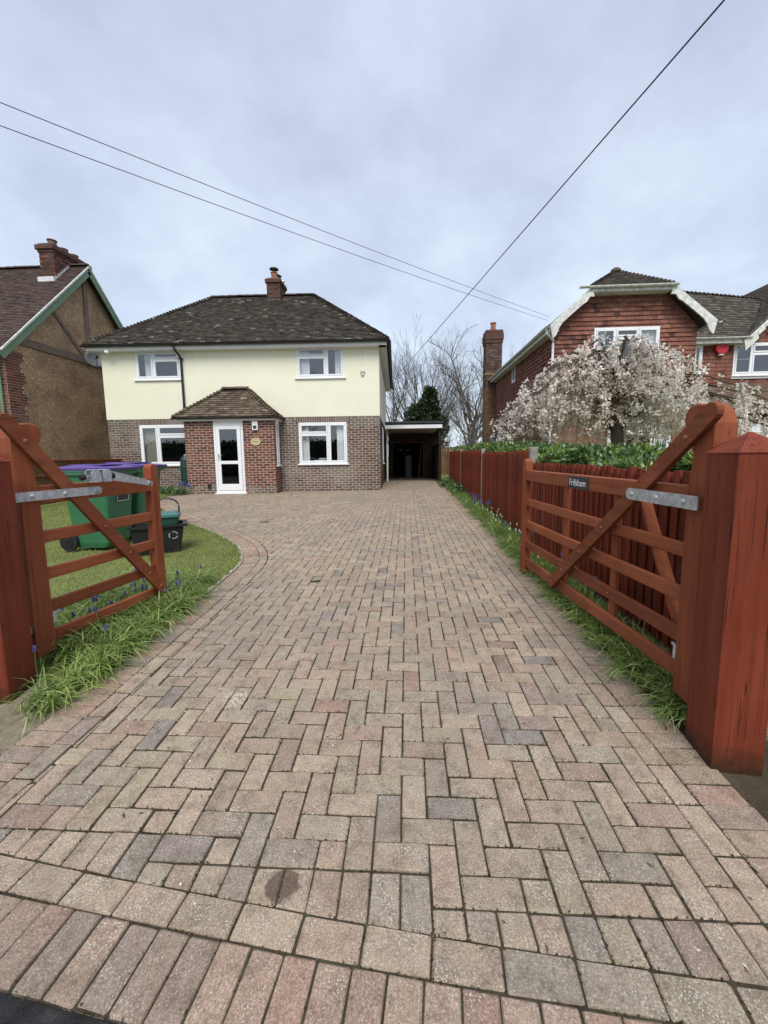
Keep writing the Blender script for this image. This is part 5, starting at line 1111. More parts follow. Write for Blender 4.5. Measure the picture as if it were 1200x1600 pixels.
# ------------------------------------------------------------------ wheeled bins, box and caddy
def ring_box(mb, secs, c=.03, r=0.0):      # rounded-rectangle loft: secs = (x0,x1,y0,y1,z)
    n = 5; V = []; F = []
    for (x0, x1, y0, y1, z) in secs:
        for (cx, cy, a0) in ((x1 - c, y1 - c, 0), (x0 + c, y1 - c, 90), (x0 + c, y0 + c, 180), (x1 - c, y0 + c, 270)):
            for i in range(n): a = R(a0 + 90 * i / (n - 1)); V.append((cx + c * math.cos(a), cy + c * math.sin(a), z))
    m_ = 4 * n
    for k in range(len(secs) - 1): F += [(k * m_ + i, k * m_ + (i + 1) % m_, (k + 1) * m_ + (i + 1) % m_, (k + 1) * m_ + i) for i in range(m_)]
    F += [tuple(range(m_))[::-1], tuple((len(secs) - 1) * m_ + i for i in range(m_))]; mb.add(V, F, r)
def bin_label(par, x, y, z, w, h):
    mb = MB(); mb.cbox(x, x + .003, y - w / 2, y + w / 2, z - h / 2, z + h / 2, .0008); lb = mb.obj('name_label', M['label_dark'], par)
    mb = MB()
    for a, b, c, d in ((-w / 2, w / 2, -h / 2, -h / 2 + .006), (-w / 2, w / 2, h / 2 - .006, h / 2), (-w / 2, -w / 2 + .006, -h / 2, h / 2), (w / 2 - .006, w / 2, -h / 2, h / 2)): mb.box(x + .0032, x + .0042, y + a, y + b, z + c, z + d)
    mb.obj('label_border', M['label_white'], lb)
    t = link('lettering', text_mesh('Frilsham', .062, M['label_white']), lb); t.matrix_local = Matrix(((0, 0, 1, x + .0045), (1, 0, 0, y), (0, 1, 0, z), (0, 0, 0, 1)))
def wheelie(loc, rz, label):
    b = empty('wheelie_bin', loc, rz); tag(b, label, 'bin', 'green wheeled bins with purple lids')
    mb = MB(); ring_box(mb, [(.12, .56, .07, .51, .03), (.10, .60, .05, .53, .09), (.03, .69, .005, .575, .92), (.02, .70, 0, .58, .94)], .045); mb.obj('body', M['bin_green'], b)
    mb = MB(); ring_box(mb, [(-.02, .735, -.022, .602, .935), (-.02, .735, -.022, .602, .965), (-.03, .745, -.03, .61, .968), (-.03, .745, -.03, .61, .995), (.0, .71, 0, .58, .996)], .05); mb.obj('rim', M['bin_rim'], b)
    mb = MB(); V = []; n = 10; m_ = 7
    for i in range(n + 1):
        t = i / n; x = -.09 + t * .86; bul = .030 * math.sin(math.pi * min(1, max(0, t * 1.02))) + .015 * (1 - t)
        for j in range(m_ + 1):
            s_ = j / m_; y = -.035 + s_ * .65; e_ = min(1, min(s_, 1 - s_) * 6, min(t * 9, (1 - t) * 8) + .0); V.append((x, y, 1.0 + bul * e_ + .018))
    top = len(V); V += [(x, y, .992) for (x, y, z) in V[:top]]; q = m_ + 1; F = []
    for i in range(n):
        for j in range(m_): F += [(i * q + j, (i + 1) * q + j, (i + 1) * q + j + 1, i * q + j + 1), (top + i * q + j, top + i * q + j + 1, top + (i + 1) * q + j + 1, top + (i + 1) * q + j)]
    for i in range(n): F += [(i * q, top + i * q, top + (i + 1) * q, (i + 1) * q), (i * q + m_, (i + 1) * q + m_, top + (i + 1) * q + m_, top + i * q + m_)]
    for j in range(m_): F += [(j, j + 1, top + j + 1, top + j), (n * q + j, top + n * q + j, top + n * q + j + 1, n * q + j + 1)]
    mb.add(V, F); ld = mb.obj('lid', M['bin_purple'], b, smooth=False)
    mb = MB(); mb.cbox(.08, .60, .10, .48, 1.045, 1.060, .012); mb.obj('lid_panel', M['bin_purple'], ld)
    mb = MB(); mb.tube([(-.07, .02, .975), (-.07, .56, .975)], .016, 8); mb.obj('handle_bar', M['bin_green'], b)
    for y in (-.015, .545):
        mb = MB(); mb.lathe((.06, y, .125), [(.085, 0), (.122, .006), (.125, .02), (.125, .04), (.122, .052), (.085, .058)], 22, axis='y'); wv = mb.obj('wheel', M['rubber'], b)
        mb = MB(); mb.lathe((.06, y - .006 if y < 0 else y + .05, .125), [(.078, 0), (.075, .012), (.03, .014)], 18, axis='y'); mb.lathe((.06, y - .014 if y < 0 else y + .06, .125), [(.02, 0), (.02, .012)], 10, axis='y'); mb.obj('wheel_hub', M['black_plastic'], wv)
    bin_label(b, .672, .31, .70, .24, .21); return b
BY = 5.32
wb1 = wheelie((-4.90, BY, g(BY + .2)), R(1.5), 'nearer green wheeled bin with purple lid, black wheel showing, on the lawn')
wb2 = wheelie((-4.93, BY + .74, g(BY + .9)), R(-1), 'farther green wheeled bin with purple lid, mostly hidden behind the first bin')
wb1.scale = wb2.scale = (1.02, 1.02, 1.17)
bx = empty('recycling_box', (-3.74, 5.02, g(5.2)), R(30)); bx.scale = (1.2, 1.05, 1.1); tag(bx, 'black open recycling box with white print on the lawn edge', 'box')
mb = MB(); V = []
def shell(mb, outer, inner, c): 
    a = MB(); ring_box(a, outer + inner[::-1], c); mb.v, mb.f, mb.r = a.v, a.f, a.r
shell(mb, [(.06, .52, .05, .35, .0), (.03, .57, .02, .38, .33), (0, .61, -.01, .41, .335), (0, .61, -.01, .41, .365)], [(.06, .51, .06, .34, .03), (.04, .56, .03, .37, .363)], .03); mb.obj('tub', M['black_plastic'], bx)
mb = MB()
for k, w in enumerate((.10, .055, .04, .045, .04)): mb.cbox(.28, .28 + w, .027 - k * -.0035 + .0, .029 - k * -.0035, .27 - k * .035, .277 - k * .035, .001)
mb.obj('print_lines', M['label_white'], bx)
mb = MB()
for k in range(3):
    a0 = k * 2.094 + .3
    for i in range(4): a = a0 + i * .38; b_ = a + .32; mb.bar((.455 + .045 * math.cos(a), .026, .225 + .045 * math.sin(a)), (.455 + .045 * math.cos(b_), .026, .225 + .045 * math.sin(b_)), .003, .012, (0, 0, 1) if abs(math.cos((a + b_) / 2)) > .2 else (1, 0, 0), .001)
mb.obj('recycling_symbol', M['label_faint'], bx)
mb = MB(); mb.bar((.16, -.045, .12), (.28, -.045, .12), .03, .03, c=.012); mb.obj('side_grip', M['white_old'], bx)
cd = empty('food_caddy', tuple(bx.matrix_basis @ Vector((.27, .07, .031))), R(27)); tag(cd, 'dark green food caddy with teal lid and raised black handle inside the black box', 'caddy')
mb = MB(); ring_box(mb, [(.03, .27, .03, .25, 0), (.0, .30, 0, .28, .47)], .04); mb.obj('body', M['caddy'], cd)
mb = MB(); ring_box(mb, [(-.02, .32, -.02, .30, .465), (-.02, .32, -.02, .30, .50), (.02, .28, .02, .26, .525), (.04, .26, .04, .24, .532)], .045); mb.obj('lid', M['caddy_lid'], cd)
mb = MB(); hp = [(.30, .14, .44)] + [(.15 + .155 * math.cos(t), .14 + .02, .60 + .12 * math.sin(t)) for t in np.linspace(0, math.pi, 11)] + [(0, .14, .44)]; mb.tube(hp, .011, 8); mb.obj('handle', M['black_plastic'], cd)
wb = empty('water_butt', tuple(house.matrix_basis @ Vector((-6.30, -.36, 0))), TH); wb.location.z = ZB - .02; tag(wb, 'narrow dark green water butt on a pale stand beside the porch', 'water butt')
mb = MB(); mb.cbox(-.20, .20, -.2, .2, 0, .34, .01); mb.obj('stand', M['concrete'], wb)
mb = MB(); mb.lathe((0, 0, .342), [(.17, 0), (.185, .05), (.19, .30), (.196, .31), (.19, .32), (.19, .55), (.196, .56), (.19, .57), (.175, .78), (.12, .88), (.06, .90)], 20); mb.obj('barrel', M['butt'], wb, smooth=False)
mb = MB(); mb.lathe((0, 0, 1.24), [(.07, 0), (.07, .035), (.05, .045)], 14); mb.obj('cap', M['metal'], wb)

# ------------------------------------------------------------------ foliage generators
def leaf_quads(P, Nn, L, Wd, rng, fold=.18, droop=.0):
    # diamond leaves of two quads: P centres/bases, Nn growth direction
    n = len(P); d = Nn / np.linalg.norm(Nn, axis=1)[:, None]; r_ = rng.normal(size=(n, 3)); s = np.cross(d, r_); s /= np.linalg.norm(s, axis=1)[:, None]; u = np.cross(s, d)
    L = np.asarray(L)[:, None]; Wd = np.asarray(Wd)[:, None]
    b = P; t = P + d * L - u * (droop * L); m1 = P + d * L * .5 + u * L * .03; a = P + d * L * .45 + s * Wd * .5 + u * fold * Wd; c = P + d * L * .45 - s * Wd * .5 + u * fold * Wd
    V = np.stack([b, a, t, m1, c], 1).reshape(-1, 3); i = np.arange(n) * 5
    F = np.concatenate([np.stack([i, i + 1, i + 2, i + 3], 1), np.stack([i, i + 3, i + 2, i + 4], 1)]); rn = rng.random(n); return V, F, np.concatenate([rn, rn])
def straps(P, az, L, lean, wd, rng, seg=4):
    n = len(P); out = []; Fs = []
    h = np.stack([np.cos(az), np.sin(az), 0 * az], 1); s = np.stack([-np.sin(az), np.cos(az), 0 * az], 1); up = np.array([0, 0, 1.0])
    for k in range(seg + 1):
        t = k / seg; ang = lean * t + .25 * lean; x = L * t * np.sin(ang * .75); z = L * (t * np.cos(ang * .62)) - L * .28 * t ** 3 * (lean / 1.2)
        w = wd * (1 - t ** 2.2) + .0006; c = P + h * x[:, None] + up * np.maximum(z, .004)[:, None]
        out += [c - s * (w / 2)[:, None], c + s * (w / 2)[:, None]]
    V = np.stack(out, 1); m_ = 2 * (seg + 1); i = np.arange(n) * m_
    for k in range(seg): Fs.append(np.stack([i + 2 * k, i + 2 * k + 1, i + 2 * k + 3, i + 2 * k + 2], 1))
    rn = rng.random(n); return V.reshape(-1, 3), np.concatenate(Fs), np.tile(rn, seg)
GV = np.vectorize(g)
def strap_clumps(name, label, centres, per, L0, L1, lean0, lean1, wd, rng, mat='strap', spread=.05, bias=None):
    C = np.repeat(np.array(centres), per, axis=0); n = len(C); P = np.zeros((n, 3)); P[:, :2] = C + rng.normal(size=(n, 2)) * spread; P[:, 2] = GV(P[:, 1]) - .01
    az = rng.random(n) * 2 * np.pi
    if bias is not None: az = np.where(rng.random(n) < .6, bias + rng.normal(size=n) * .8, az)
    L = rng.uniform(L0, L1, n); V, F, r_ = straps(P, az, L, rng.uniform(lean0, lean1, n), np.full(n, wd) * rng.uniform(.7, 1.2, n), rng)
    return tag(quads_obj(name, V, F, r_, M[mat]), label, None, None, 'stuff')
rg = np.random.default_rng(11)
# left border: along the gate, spilling towards the paving
cen = []
while len(cen) < 330:
    y = rg.uniform(2.0, 4.3); gx = -2.5 + (y - 2.25) * .174; x = rg.uniform(-3.15, -2.07 + .02)
    if y < 2.52 and x < -2.18: continue
    if y > 3.75 and x > -2.2 + rg.normal() * .05: continue
    dens = 1.0 if x > gx - .05 else .85
    if y > 3.8: dens *= .35
    if rg.random() < dens: cen.append((x, y))
strap_clumps('strap_leaf_border', 'arching strap leaves along the left gate', cen, 24, .14, .31, .7, 1.85, .0105, rg, bias=-.25)
cen = []
while len(cen) < 640:
    y = 2.02 + 11.0 * rg.random() ** 1.25; x = rg.uniform(1.44, 1.72)
    if y < 2.25: x = rg.uniform(1.45, 1.72)
    cen.append((x, y))
strap_clumps('strap_leaf_border', 'arching strap leaves along the foot of the right fence', cen, 22, .11, .26, .7, 1.85, .010, rg, bias=math.pi + .25)
# broad-leaved plants further along the fence and beside the porch
def broad(name, label, spots, per, Lr, rng, mat='primrose', cat='plant', group=None):
    for j, (x, y, rad) in enumerate(spots):
        n = per; P = np.zeros((n, 3)); a = rng.random(n) * 2 * np.pi; q = rad * np.sqrt(rng.random(n)); P[:, 0] = q * np.cos(a); P[:, 1] = q * np.sin(a); P[:, 2] = rng.uniform(.0, .9, n) * rad * (1.1 - (q / rad) ** 2)
        D = np.stack([np.cos(a) * rng.uniform(.3, 1, n), np.sin(a) * rng.uniform(.3, 1, n), rng.uniform(.3, 1.0, n)], 1); V, F, r_ = leaf_quads(P, D, rng.uniform(*Lr, n), rng.uniform(Lr[0] * .35, Lr[1] * .45, n), rng, .15, .25)
        o = quads_obj(name, V, F, r_, M[mat]); o.location = (x, y, g(y)); tag(o, label if isinstance(label, str) else label[j], cat, group)
spots = [(1.55, 13.0, .22), (1.62, 13.6, .28), (1.50, 14.2, .28), (1.58, 15.0, .30), (1.48, 15.6, .24), (1.60, 12.3, .22), (1.55, 11.5, .2)]
broad('leafy_plant', 'green leafy perennial at the far foot of the right fence', spots, 190, (.08, .14), rg, group='leafy plants along the fence')
spots = [(-7.35, 12.25, .26), (-7.75, 12.35, .28), (-7.1, 12.0, .2), (-8.2, 12.4, .28), (-8.7, 12.45, .25)]
broad('leafy_plant', 'small green plant in the bed under the left ground-floor window', spots, 200, (.07, .13), rg, group='plants under the left window')
# blue and white spring flowers
def flower(name, label, pts, mat, group, h0, h1, sz, cat):
    st = MB(); st.tube([(0, 0, 0), (.005, .002, .5), (0, 0, 1)], .0028, 5); stm = st.mesh('stem', M['strap'])
    hd = MB()
    for k in range(26):
        t = k / 26; a = k * 2.4; rr = sz * (.30 - .16 * t); c = Vector((rr * math.cos(a), rr * math.sin(a), sz * (t * 1.25 - .35))); hd.cbox(c.x - sz * .12, c.x + sz * .12, c.y - sz * .12, c.y + sz * .12, c.z - sz * .11, c.z + sz * .11, sz * .06, None, random.random())
    hm = hd.mesh('flower_head', M[mat])
    for (x, y) in pts:
        h = random.uniform(h0, h1); r_ = empty(name, (x, y, g(y)), random.uniform(0, 6)); r_.rotation_euler = (random.uniform(-.25, .25), random.uniform(-.25, .25), random.uniform(0, 6)); tag(r_, label, cat, group)
        s_ = link('stem', stm, r_); s_.scale = (1, 1, h); k = link('flower_head', hm, r_, (0, 0, h)); k['rnd'] = random.random()
pts = []
while len(pts) < 44:
    y = rg.uniform(2.15, 3.95); gx = -2.5 + (y - 2.25) * .174; x = rg.uniform(gx - .55, -2.10)
    if abs(x - gx) > .05: pts.append((x, y))
flower('grape_hyacinth', 'small blue grape hyacinth among the strap leaves by the left gate', pts, 'bluefl', 'blue hyacinths by the left gate', .15, .25, .032, 'flower')
pts = [(rg.uniform(1.48, 1.72), y) for y in np.r_[rg.uniform(2.6, 6.2, 10), rg.uniform(7.6, 9.6, 28)]]
flower('grape_hyacinth', 'small blue grape hyacinth in the border along the right fence', pts, 'bluefl', 'blue hyacinths along the right fence', .20, .32, .036, 'flower')
pts = [(-7.1 + rg.normal() * .12, 12.25 + rg.normal() * .08) for k in range(26)]
flower('blue_flower', 'small blue flower beside the porch corner', pts, 'bluefl', 'blue flowers by the porch', .22, .38, .055, 'flower')
pts = [(rg.uniform(1.45, 1.70), y) for y in rg.uniform(4.4, 8.2, 30)]
flower('white_flower', 'small white spring flower in the border along the right fence', pts, 'whitefl', 'white flowers along the right fence', .18, .29, .024, 'flower')
# lawn grass
n = 90000; gy = rg.uniform(2.3, 12.8, n); lxv = np.interp(gy, LY, LX); gxx = lxv - .015 - rg.random(n) ** 1.6 * (lxv + 9.4)
P = np.stack([gxx, gy, GV(gy) - .012], 1); V, F, r_ = straps(P, rg.random(n) * 6.28, rg.uniform(.025, .06, n), rg.uniform(.2, 1.3, n), np.full(n, .0042), rg, 2)
tag(quads_obj('lawn_grass', V, F, r_, M['grassblade']), 'short mown lawn grass', None, None, 'stuff')
# moss and weeds in the joints close by: tiny tufts
n = 500; q = rg.integers(0, len(PAV), n); P = np.array([PAV[i][0][rg.integers(0, len(PAV[i][0]))] for i in q]); P = np.c_[P, GV(P[:, 1]) - .004]
V, F, r_ = straps(P, rg.random(n) * 6.28, rg.uniform(.004, .012, n), rg.uniform(.4, 1.4, n), np.full(n, .003), rg, 2); tag(quads_obj('joint_weeds', V, F, r_, M['grassblade']), 'tiny weeds in the paving joints', None, None, 'stuff')
# moss and sand crumbs lodged along the nearer joints
M['moss'] = mat_leaf('joint_crumbs', [(0, (.030, .026, .016)), (.5, (.060, .052, .030)), (.8, (.065, .072, .026)), (1, (.13, .115, .075))], .95, .1, .1)
near = [q[0] for q in PAV if np.mean(q[0], axis=0)[1] < 4.2]; n = 14000; P = np.zeros((n, 3))
for i in range(n):
    pl = near[rg.integers(0, len(near))]; j = rg.integers(0, len(pl)); t_ = rg.random(); a_, b_ = pl[j], pl[(j + 1) % len(pl)]; P[i, :2] = (a_[0] + (b_[0] - a_[0]) * t_, a_[1] + (b_[1] - a_[1]) * t_)
keep = (np.sin(P[:, 0] * 9.1 + 1.3) * np.sin(P[:, 1] * 7.7) + .6 * np.sin(P[:, 0] * 31) * np.sin(P[:, 1] * 27) + rg.normal(size=n) * .4) > -.2; P = P[keep]; n = len(P); P[:, :2] += rg.normal(size=(n, 2)) * .002; P[:, 2] = GV(P[:, 1]) - .0045
D = np.stack([rg.normal(size=n), rg.normal(size=n), np.abs(rg.normal(size=n)) * .55], 1); V, F, r_ = leaf_quads(P, D, rg.uniform(.006, .012, n), rg.uniform(.005, .010, n), rg, .4); tag(quads_obj('joint_moss', V, F, r_, M['moss']), 'moss and sand crumbs in the paving joints', None, None, 'stuff')
# fallen petals and grit on the paving
n = 170; P = np.stack([rg.uniform(-1.7, 1.35, n), 1.0 + 7 * rg.random(n) ** 1.6, np.zeros(n)], 1); P[:, 2] = GV(P[:, 1]) + .004; D = np.stack([rg.normal(size=n), rg.normal(size=n), rg.normal(size=n) * .15], 1)
V, F, r_ = leaf_quads(P, D, rg.uniform(.006, .013, n), rg.uniform(.005, .010, n), rg); tag(quads_obj('fallen_petals', V, F, r_, M['whitefl']), 'pale petals and grit scattered on the paving', None, None, 'stuff')
n = 120; P = np.stack([rg.uniform(-1.7, 1.35, n), 1.0 + 6 * rg.random(n) ** 1.4, np.zeros(n)], 1); P[:, 2] = GV(P[:, 1]) + .004; D = np.stack([rg.normal(size=n), rg.normal(size=n), rg.normal(size=n) * .1], 1)
V, F, r_ = leaf_quads(P, D, rg.uniform(.015, .035, n), rg.uniform(.004, .010, n), rg); tag(quads_obj('leaf_litter', V, F, r_, M['bark']), 'brown leaf scraps scattered on the paving', None, None, 'stuff')
# laurel hedge behind the right fence
def hedge(name, label, x0, x1, ya, yb, zl, ztop, n, Lr, rng, loc, cat='hedge'):
    h = empty(name, loc); tag(h, label, cat); o = Vector(loc)
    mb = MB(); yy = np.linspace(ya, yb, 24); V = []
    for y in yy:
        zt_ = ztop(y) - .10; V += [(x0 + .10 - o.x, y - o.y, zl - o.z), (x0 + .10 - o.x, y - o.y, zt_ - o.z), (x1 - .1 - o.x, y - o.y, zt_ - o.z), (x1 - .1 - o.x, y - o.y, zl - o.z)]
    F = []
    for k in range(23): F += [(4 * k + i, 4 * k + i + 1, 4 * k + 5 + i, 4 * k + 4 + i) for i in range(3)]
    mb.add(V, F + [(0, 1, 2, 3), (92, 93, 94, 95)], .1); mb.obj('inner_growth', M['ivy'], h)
    y = ya + (yb - ya) * rng.random(n) ** 1.35; side = rng.random(n); P = np.zeros((n, 3)); zt_ = np.array([ztop(v) for v in y]) + .05 * np.sin(y * 3.1) + .04 * np.sin(y * 7.3 + 1)
    top = side > .5; f_ = rng.random(n)
    P[:, 0] = np.where(top, x0 + (x1 - x0) * f_, x0 - .03 + .10 * rng.random(n)); P[:, 1] = y; P[:, 2] = np.where(top, zt_ - rng.random(n) * .08, zt_ - .02 - f_ * (.34 if zl > .9 else 1.1))
    D = np.stack([np.where(top, rng.normal(size=n) * .5, -.9 + rng.normal(size=n) * .4), rng.normal(size=n) * .6, np.where(top, .8, .15) + rng.normal(size=n) * .4], 1)
    V, F, r_ = leaf_quads(P - np.array(o), D, rng.uniform(*Lr, n), rng.uniform(Lr[0] * .38, Lr[1] * .42, n), rng, .12, .2); tag(quads_obj('leaves', V, F, r_, M['laurel'], h), kind='stuff'); return h
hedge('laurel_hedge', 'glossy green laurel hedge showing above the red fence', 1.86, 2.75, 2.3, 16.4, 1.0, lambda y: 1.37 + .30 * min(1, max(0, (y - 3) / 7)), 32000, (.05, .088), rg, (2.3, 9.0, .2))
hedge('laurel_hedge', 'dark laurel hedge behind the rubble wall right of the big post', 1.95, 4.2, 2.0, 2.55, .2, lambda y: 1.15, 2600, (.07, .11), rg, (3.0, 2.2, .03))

# ------------------------------------------------------------------ trees
def seg_tubes(S, k=4):                       # S rows: p0(3) p1(3) r0 r1
    S = np.array(S); p0, p1 = S[:, :3], S[:, 3:6]; d = p1 - p0; d /= np.maximum(np.linalg.norm(d, axis=1), 1e-6)[:, None]
    ref = np.where(np.abs(d[:, 2:3]) > .9, np.array([[1., 0, 0]]), np.array([[0, 0, 1.]])); a = np.cross(ref, d); a /= np.linalg.norm(a, axis=1)[:, None]; b = np.cross(d, a); vs = []
    for (p, r_) in ((p0, S[:, 6]), (p1, S[:, 7])):
        for j in range(k): t = 2 * math.pi * j / k; vs.append(p + a * (r_ * math.cos(t))[:, None] + b * (r_ * math.sin(t))[:, None])
    V = np.stack(vs, 1).reshape(-1, 3); i = np.arange(len(S)) * 2 * k
    F = np.concatenate([np.stack([i + j, i + (j + 1) % k, i + k + (j + 1) % k, i + k + j], 1) for j in range(k)]); return V, F, np.zeros(len(F))
def bare_tree(stems, rng, levels=4, kids=(6, 6, 5, 4), lenf=.55, spread=.6, up=.25, wig=.16, rmin=.008):
    S = []; big = []
    def grow(p, d, L, r_, lev):
        n = max(3, int(5 - lev * .5)); q = p.copy(); dd = d.copy(); pts = [(q.copy(), dd.copy(), r_)]
        for i in range(n):
            dd = dd + rng.normal(size=3) * wig + np.array([0, 0, up * .35]); dd /= np.linalg.norm(dd); r2 = max(rmin * .6, r_ * (1 - .55 * (i + 1) / n)); q2 = q + dd * L / n; r1 = r_ * (1 - .55 * i / n)
            (big if lev <= 1 else S).append((*q, *q2, max(r1, rmin * .6), r2)); q = q2; pts.append((q.copy(), dd.copy(), r2))
        if lev >= levels: return
        for c in range(kids[min(lev, len(kids) - 1)]):
            t = rng.uniform(.25, 1.0); i = min(n - 1, int(t * n)); a, b = pts[i], pts[i + 1]; f = t * n - i; f = min(max(f, 0), 1); pp = a[0] * (1 - f) + b[0] * f; side = rng.normal(size=3); side -= a[1] * (side @ a[1]); side /= np.linalg.norm(side)
            nd = a[1] * (1 - spread * .5) + side * spread * rng.uniform(.7, 1.2) + np.array([0, 0, up]); nd /= np.linalg.norm(nd); grow(pp, nd, L * lenf * rng.uniform(.7, 1.2), max(rmin, a[2] * .55), lev + 1)
    for (p, d, L, r_) in stems: d = np.array(d, float); grow(np.array(p, float), d / np.linalg.norm(d), L, r_, 0)
    return big, S
def place_tree(name, label, loc, big, S, rz=0, cat='tree', group=None, bark='bark_far', twig='bark_far'):
    t = empty(name, loc, rz); tag(t, label, cat, group); tag(quads_obj('trunk', *seg_tubes(big, 6), M[bark], t, True)); o = quads_obj('crown', *seg_tubes(S, 3), M[twig], t); return t, o
rt = np.random.default_rng(5)
stems = [((0, 0, 0), (rt.normal() * .05, rt.normal() * .1, 1), 3.2, .20)] + [((rt.normal() * .2, rt.normal() * .2, 1.0 + rt.random()), (x_ + rt.normal() * .06, rt.normal() * .3, 1), (6.7 - 2.0 * abs(x_)) * rt.uniform(.85, 1.05), .05) for x_ in np.linspace(-.85, .85, 17)]
bA, sA = bare_tree(stems, rt, 3, (9, 5, 3), .46, .40, .12, .05, .0062)
place_tree('bare_tree', 'bare upright many-stemmed tree behind the carport roof', (1.5, 33, .3), bA, sA)
bB, sB = bare_tree([((0, 0, 0), (.02, 0, 1), 4.4, .26), ((0, 0, 3.0), (-.55, .1, .9), 4.6, .10), ((.1, 0, 3.3), (.45, -.1, 1), 4.9, .10), ((0, 0, 3.8), (-.1, .1, 1), 5.4, .10), ((0, 0, 2.5), (-.9, 0, .5), 3.8, .06)], rt, 3, (9, 6, 4), .46, .66, .12, .15, .0062)
place_tree('bare_tree', 'bare spreading tree with thick trunk left of the brick chimney', (5.0, 32, .3), bB, sB)
bC, sC = bare_tree([((0, 0, 0), (0, 0, 1), 4.6, .17), ((0, 0, 2.8), (-.45, .1, 1), 5.2, .08), ((0, 0, 2.8), (.45, .1, 1), 5.0, .08), ((0, 0, 3.3), (0, .1, 1), 5.6, .08)], rt, 3, (9, 6, 3), .46, .60, .14, .13, .0062)
place_tree('bare_tree', "bare tree rising behind the right neighbour's gutter and chimney", (9.3, 37, .3), bC, sC)
place_tree('bare_tree', 'bare tree behind the rear right corner of the cream house', (-1.2, 38, .3), bC, sC, 1.9)
place_tree('bare_tree', 'bare tree close behind the brick chimney on the right', (6.6, 42, .3), bA, sA, 2.6)
# ivy-clad trunk in front of the first bare tree
iv = empty('ivy_clad_tree', (1.35, 30.5, .3)); tag(iv, 'dark ivy-covered tree stump mass behind the carport roof', 'tree')
n = 11000; LOB = np.array([(-.15, 0, 3.5, 1.35, 1.2, 1.25), (-1.0, .1, 3.1, .75, .8, .8), (.95, 0, 3.3, .85, .8, 1.0), (.3, 0, 4.6, .8, .7, .8), (.45, 0, 5.4, .45, .4, .75), (0, 0, 1.7, 1.5, 1.2, 1.2), (-.55, 0, 4.3, .6, .6, .6)])
li = rt.choice(7, n, p=[.30, .12, .14, .12, .08, .16, .08]); Dn = rt.normal(size=(n, 3)); Dn /= np.linalg.norm(Dn, axis=1)[:, None]; Lb = LOB[li]; P = Lb[:, :3] + Dn * Lb[:, 3:] * (1 - .5 * rt.random(n) ** 2.2)[:, None] * (1 + .14 * np.sin(Dn[:, :1] * 9 + li[:, None]) * np.sin(Dn[:, 2:] * 8)); P[:, 2] = np.maximum(P[:, 2], .1); D = Dn + rt.normal(size=(n, 3)) * .6
V, F, r_ = leaf_quads(P, D, rt.uniform(.16, .28, n), rt.uniform(.14, .24, n), rt); tag(quads_obj('ivy_leaves', V, F, r_, M['ivy'], iv), kind='stuff'); mb = MB(); mb.tube([(0, 0, 0), (.05, 0, 3), (.1, 0, 6.3)], [.35, .28, .12], 8); mb.obj('trunk', M['bark'], iv)
bf = empty('panel_fence', (1.3, 24.5, .31)); tag(bf, 'weathered grey-brown fence beyond the carport end of the drive', 'fence')
for k in range(30):
    if k == 0: _b3 = MB(); _b3.cbox(-.085, .085, 0, .02, 0, 1, .003); _bm3 = _b3.mesh('board', M['wood_old'])
    o = link('board', _bm3, bf, (.1 + k * .19, random.uniform(-.005, .005), 0)); o.scale = (1, 1, 1.62 + random.uniform(-.02, .02)); o['rnd'] = random.random()
# low scrub under the trees
for j, (x, y, hgt) in enumerate(((2.9, 27, 2.6), (4.3, 28.5, 2.4), (0.2, 29, 2.8), (6.1, 29, 2.2))):
    b_, s_ = bare_tree([((rt.normal() * .3, rt.normal() * .3, 0), (rt.normal() * .5, rt.normal() * .3, 1), hgt * rt.uniform(.6, 1), .03) for k in range(10)], rt, 2, (6, 5), .5, .6, .2, .15, .008)
    place_tree('bare_shrub', ['twiggy bare shrub just right of the carport', 'twiggy bare shrub below the thick-trunked tree', 'twiggy bare shrub hidden low behind the carport roof', 'twiggy bare shrub left of the brick chimney foot'][j], (x, y, .3), b_, s_, cat='shrub')
# weeping cherry in blossom
rc_ = np.random.default_rng(21); ct = empty('weeping_cherry', (5.0, 9.6, .3)); tag(ct, 'weeping cherry tree covered in pale pink blossom above the hedge', 'tree')
big = []; tw = []; BP = []
def path(pts, r0, r1, store):
    for i in range(len(pts) - 1): store.append((*pts[i], *pts[i + 1], r0 + (r1 - r0) * i / (len(pts) - 1), r0 + (r1 - r0) * (i + 1) / (len(pts) - 1)))
tp = [np.array([0, 0, 0.]), np.array([-.05, .03, .9]), np.array([-.12, 0, 1.7]), np.array([-.18, .02, 2.3]), np.array([-.25, 0, 2.9])]; path(tp, .17, .10, big)
def blossom_at(p, n, s):
    for k in range(n): BP.append(p + rc_.normal(size=3) * s)
EX = [-3.3, -2.8, -1.7, -.35, .2, 1.0, 1.7, 3.0, 4.6]; EZ = [1.8, 2.35, 3.2, 3.72, 3.45, 2.92, 2.70, 2.30, 1.80]
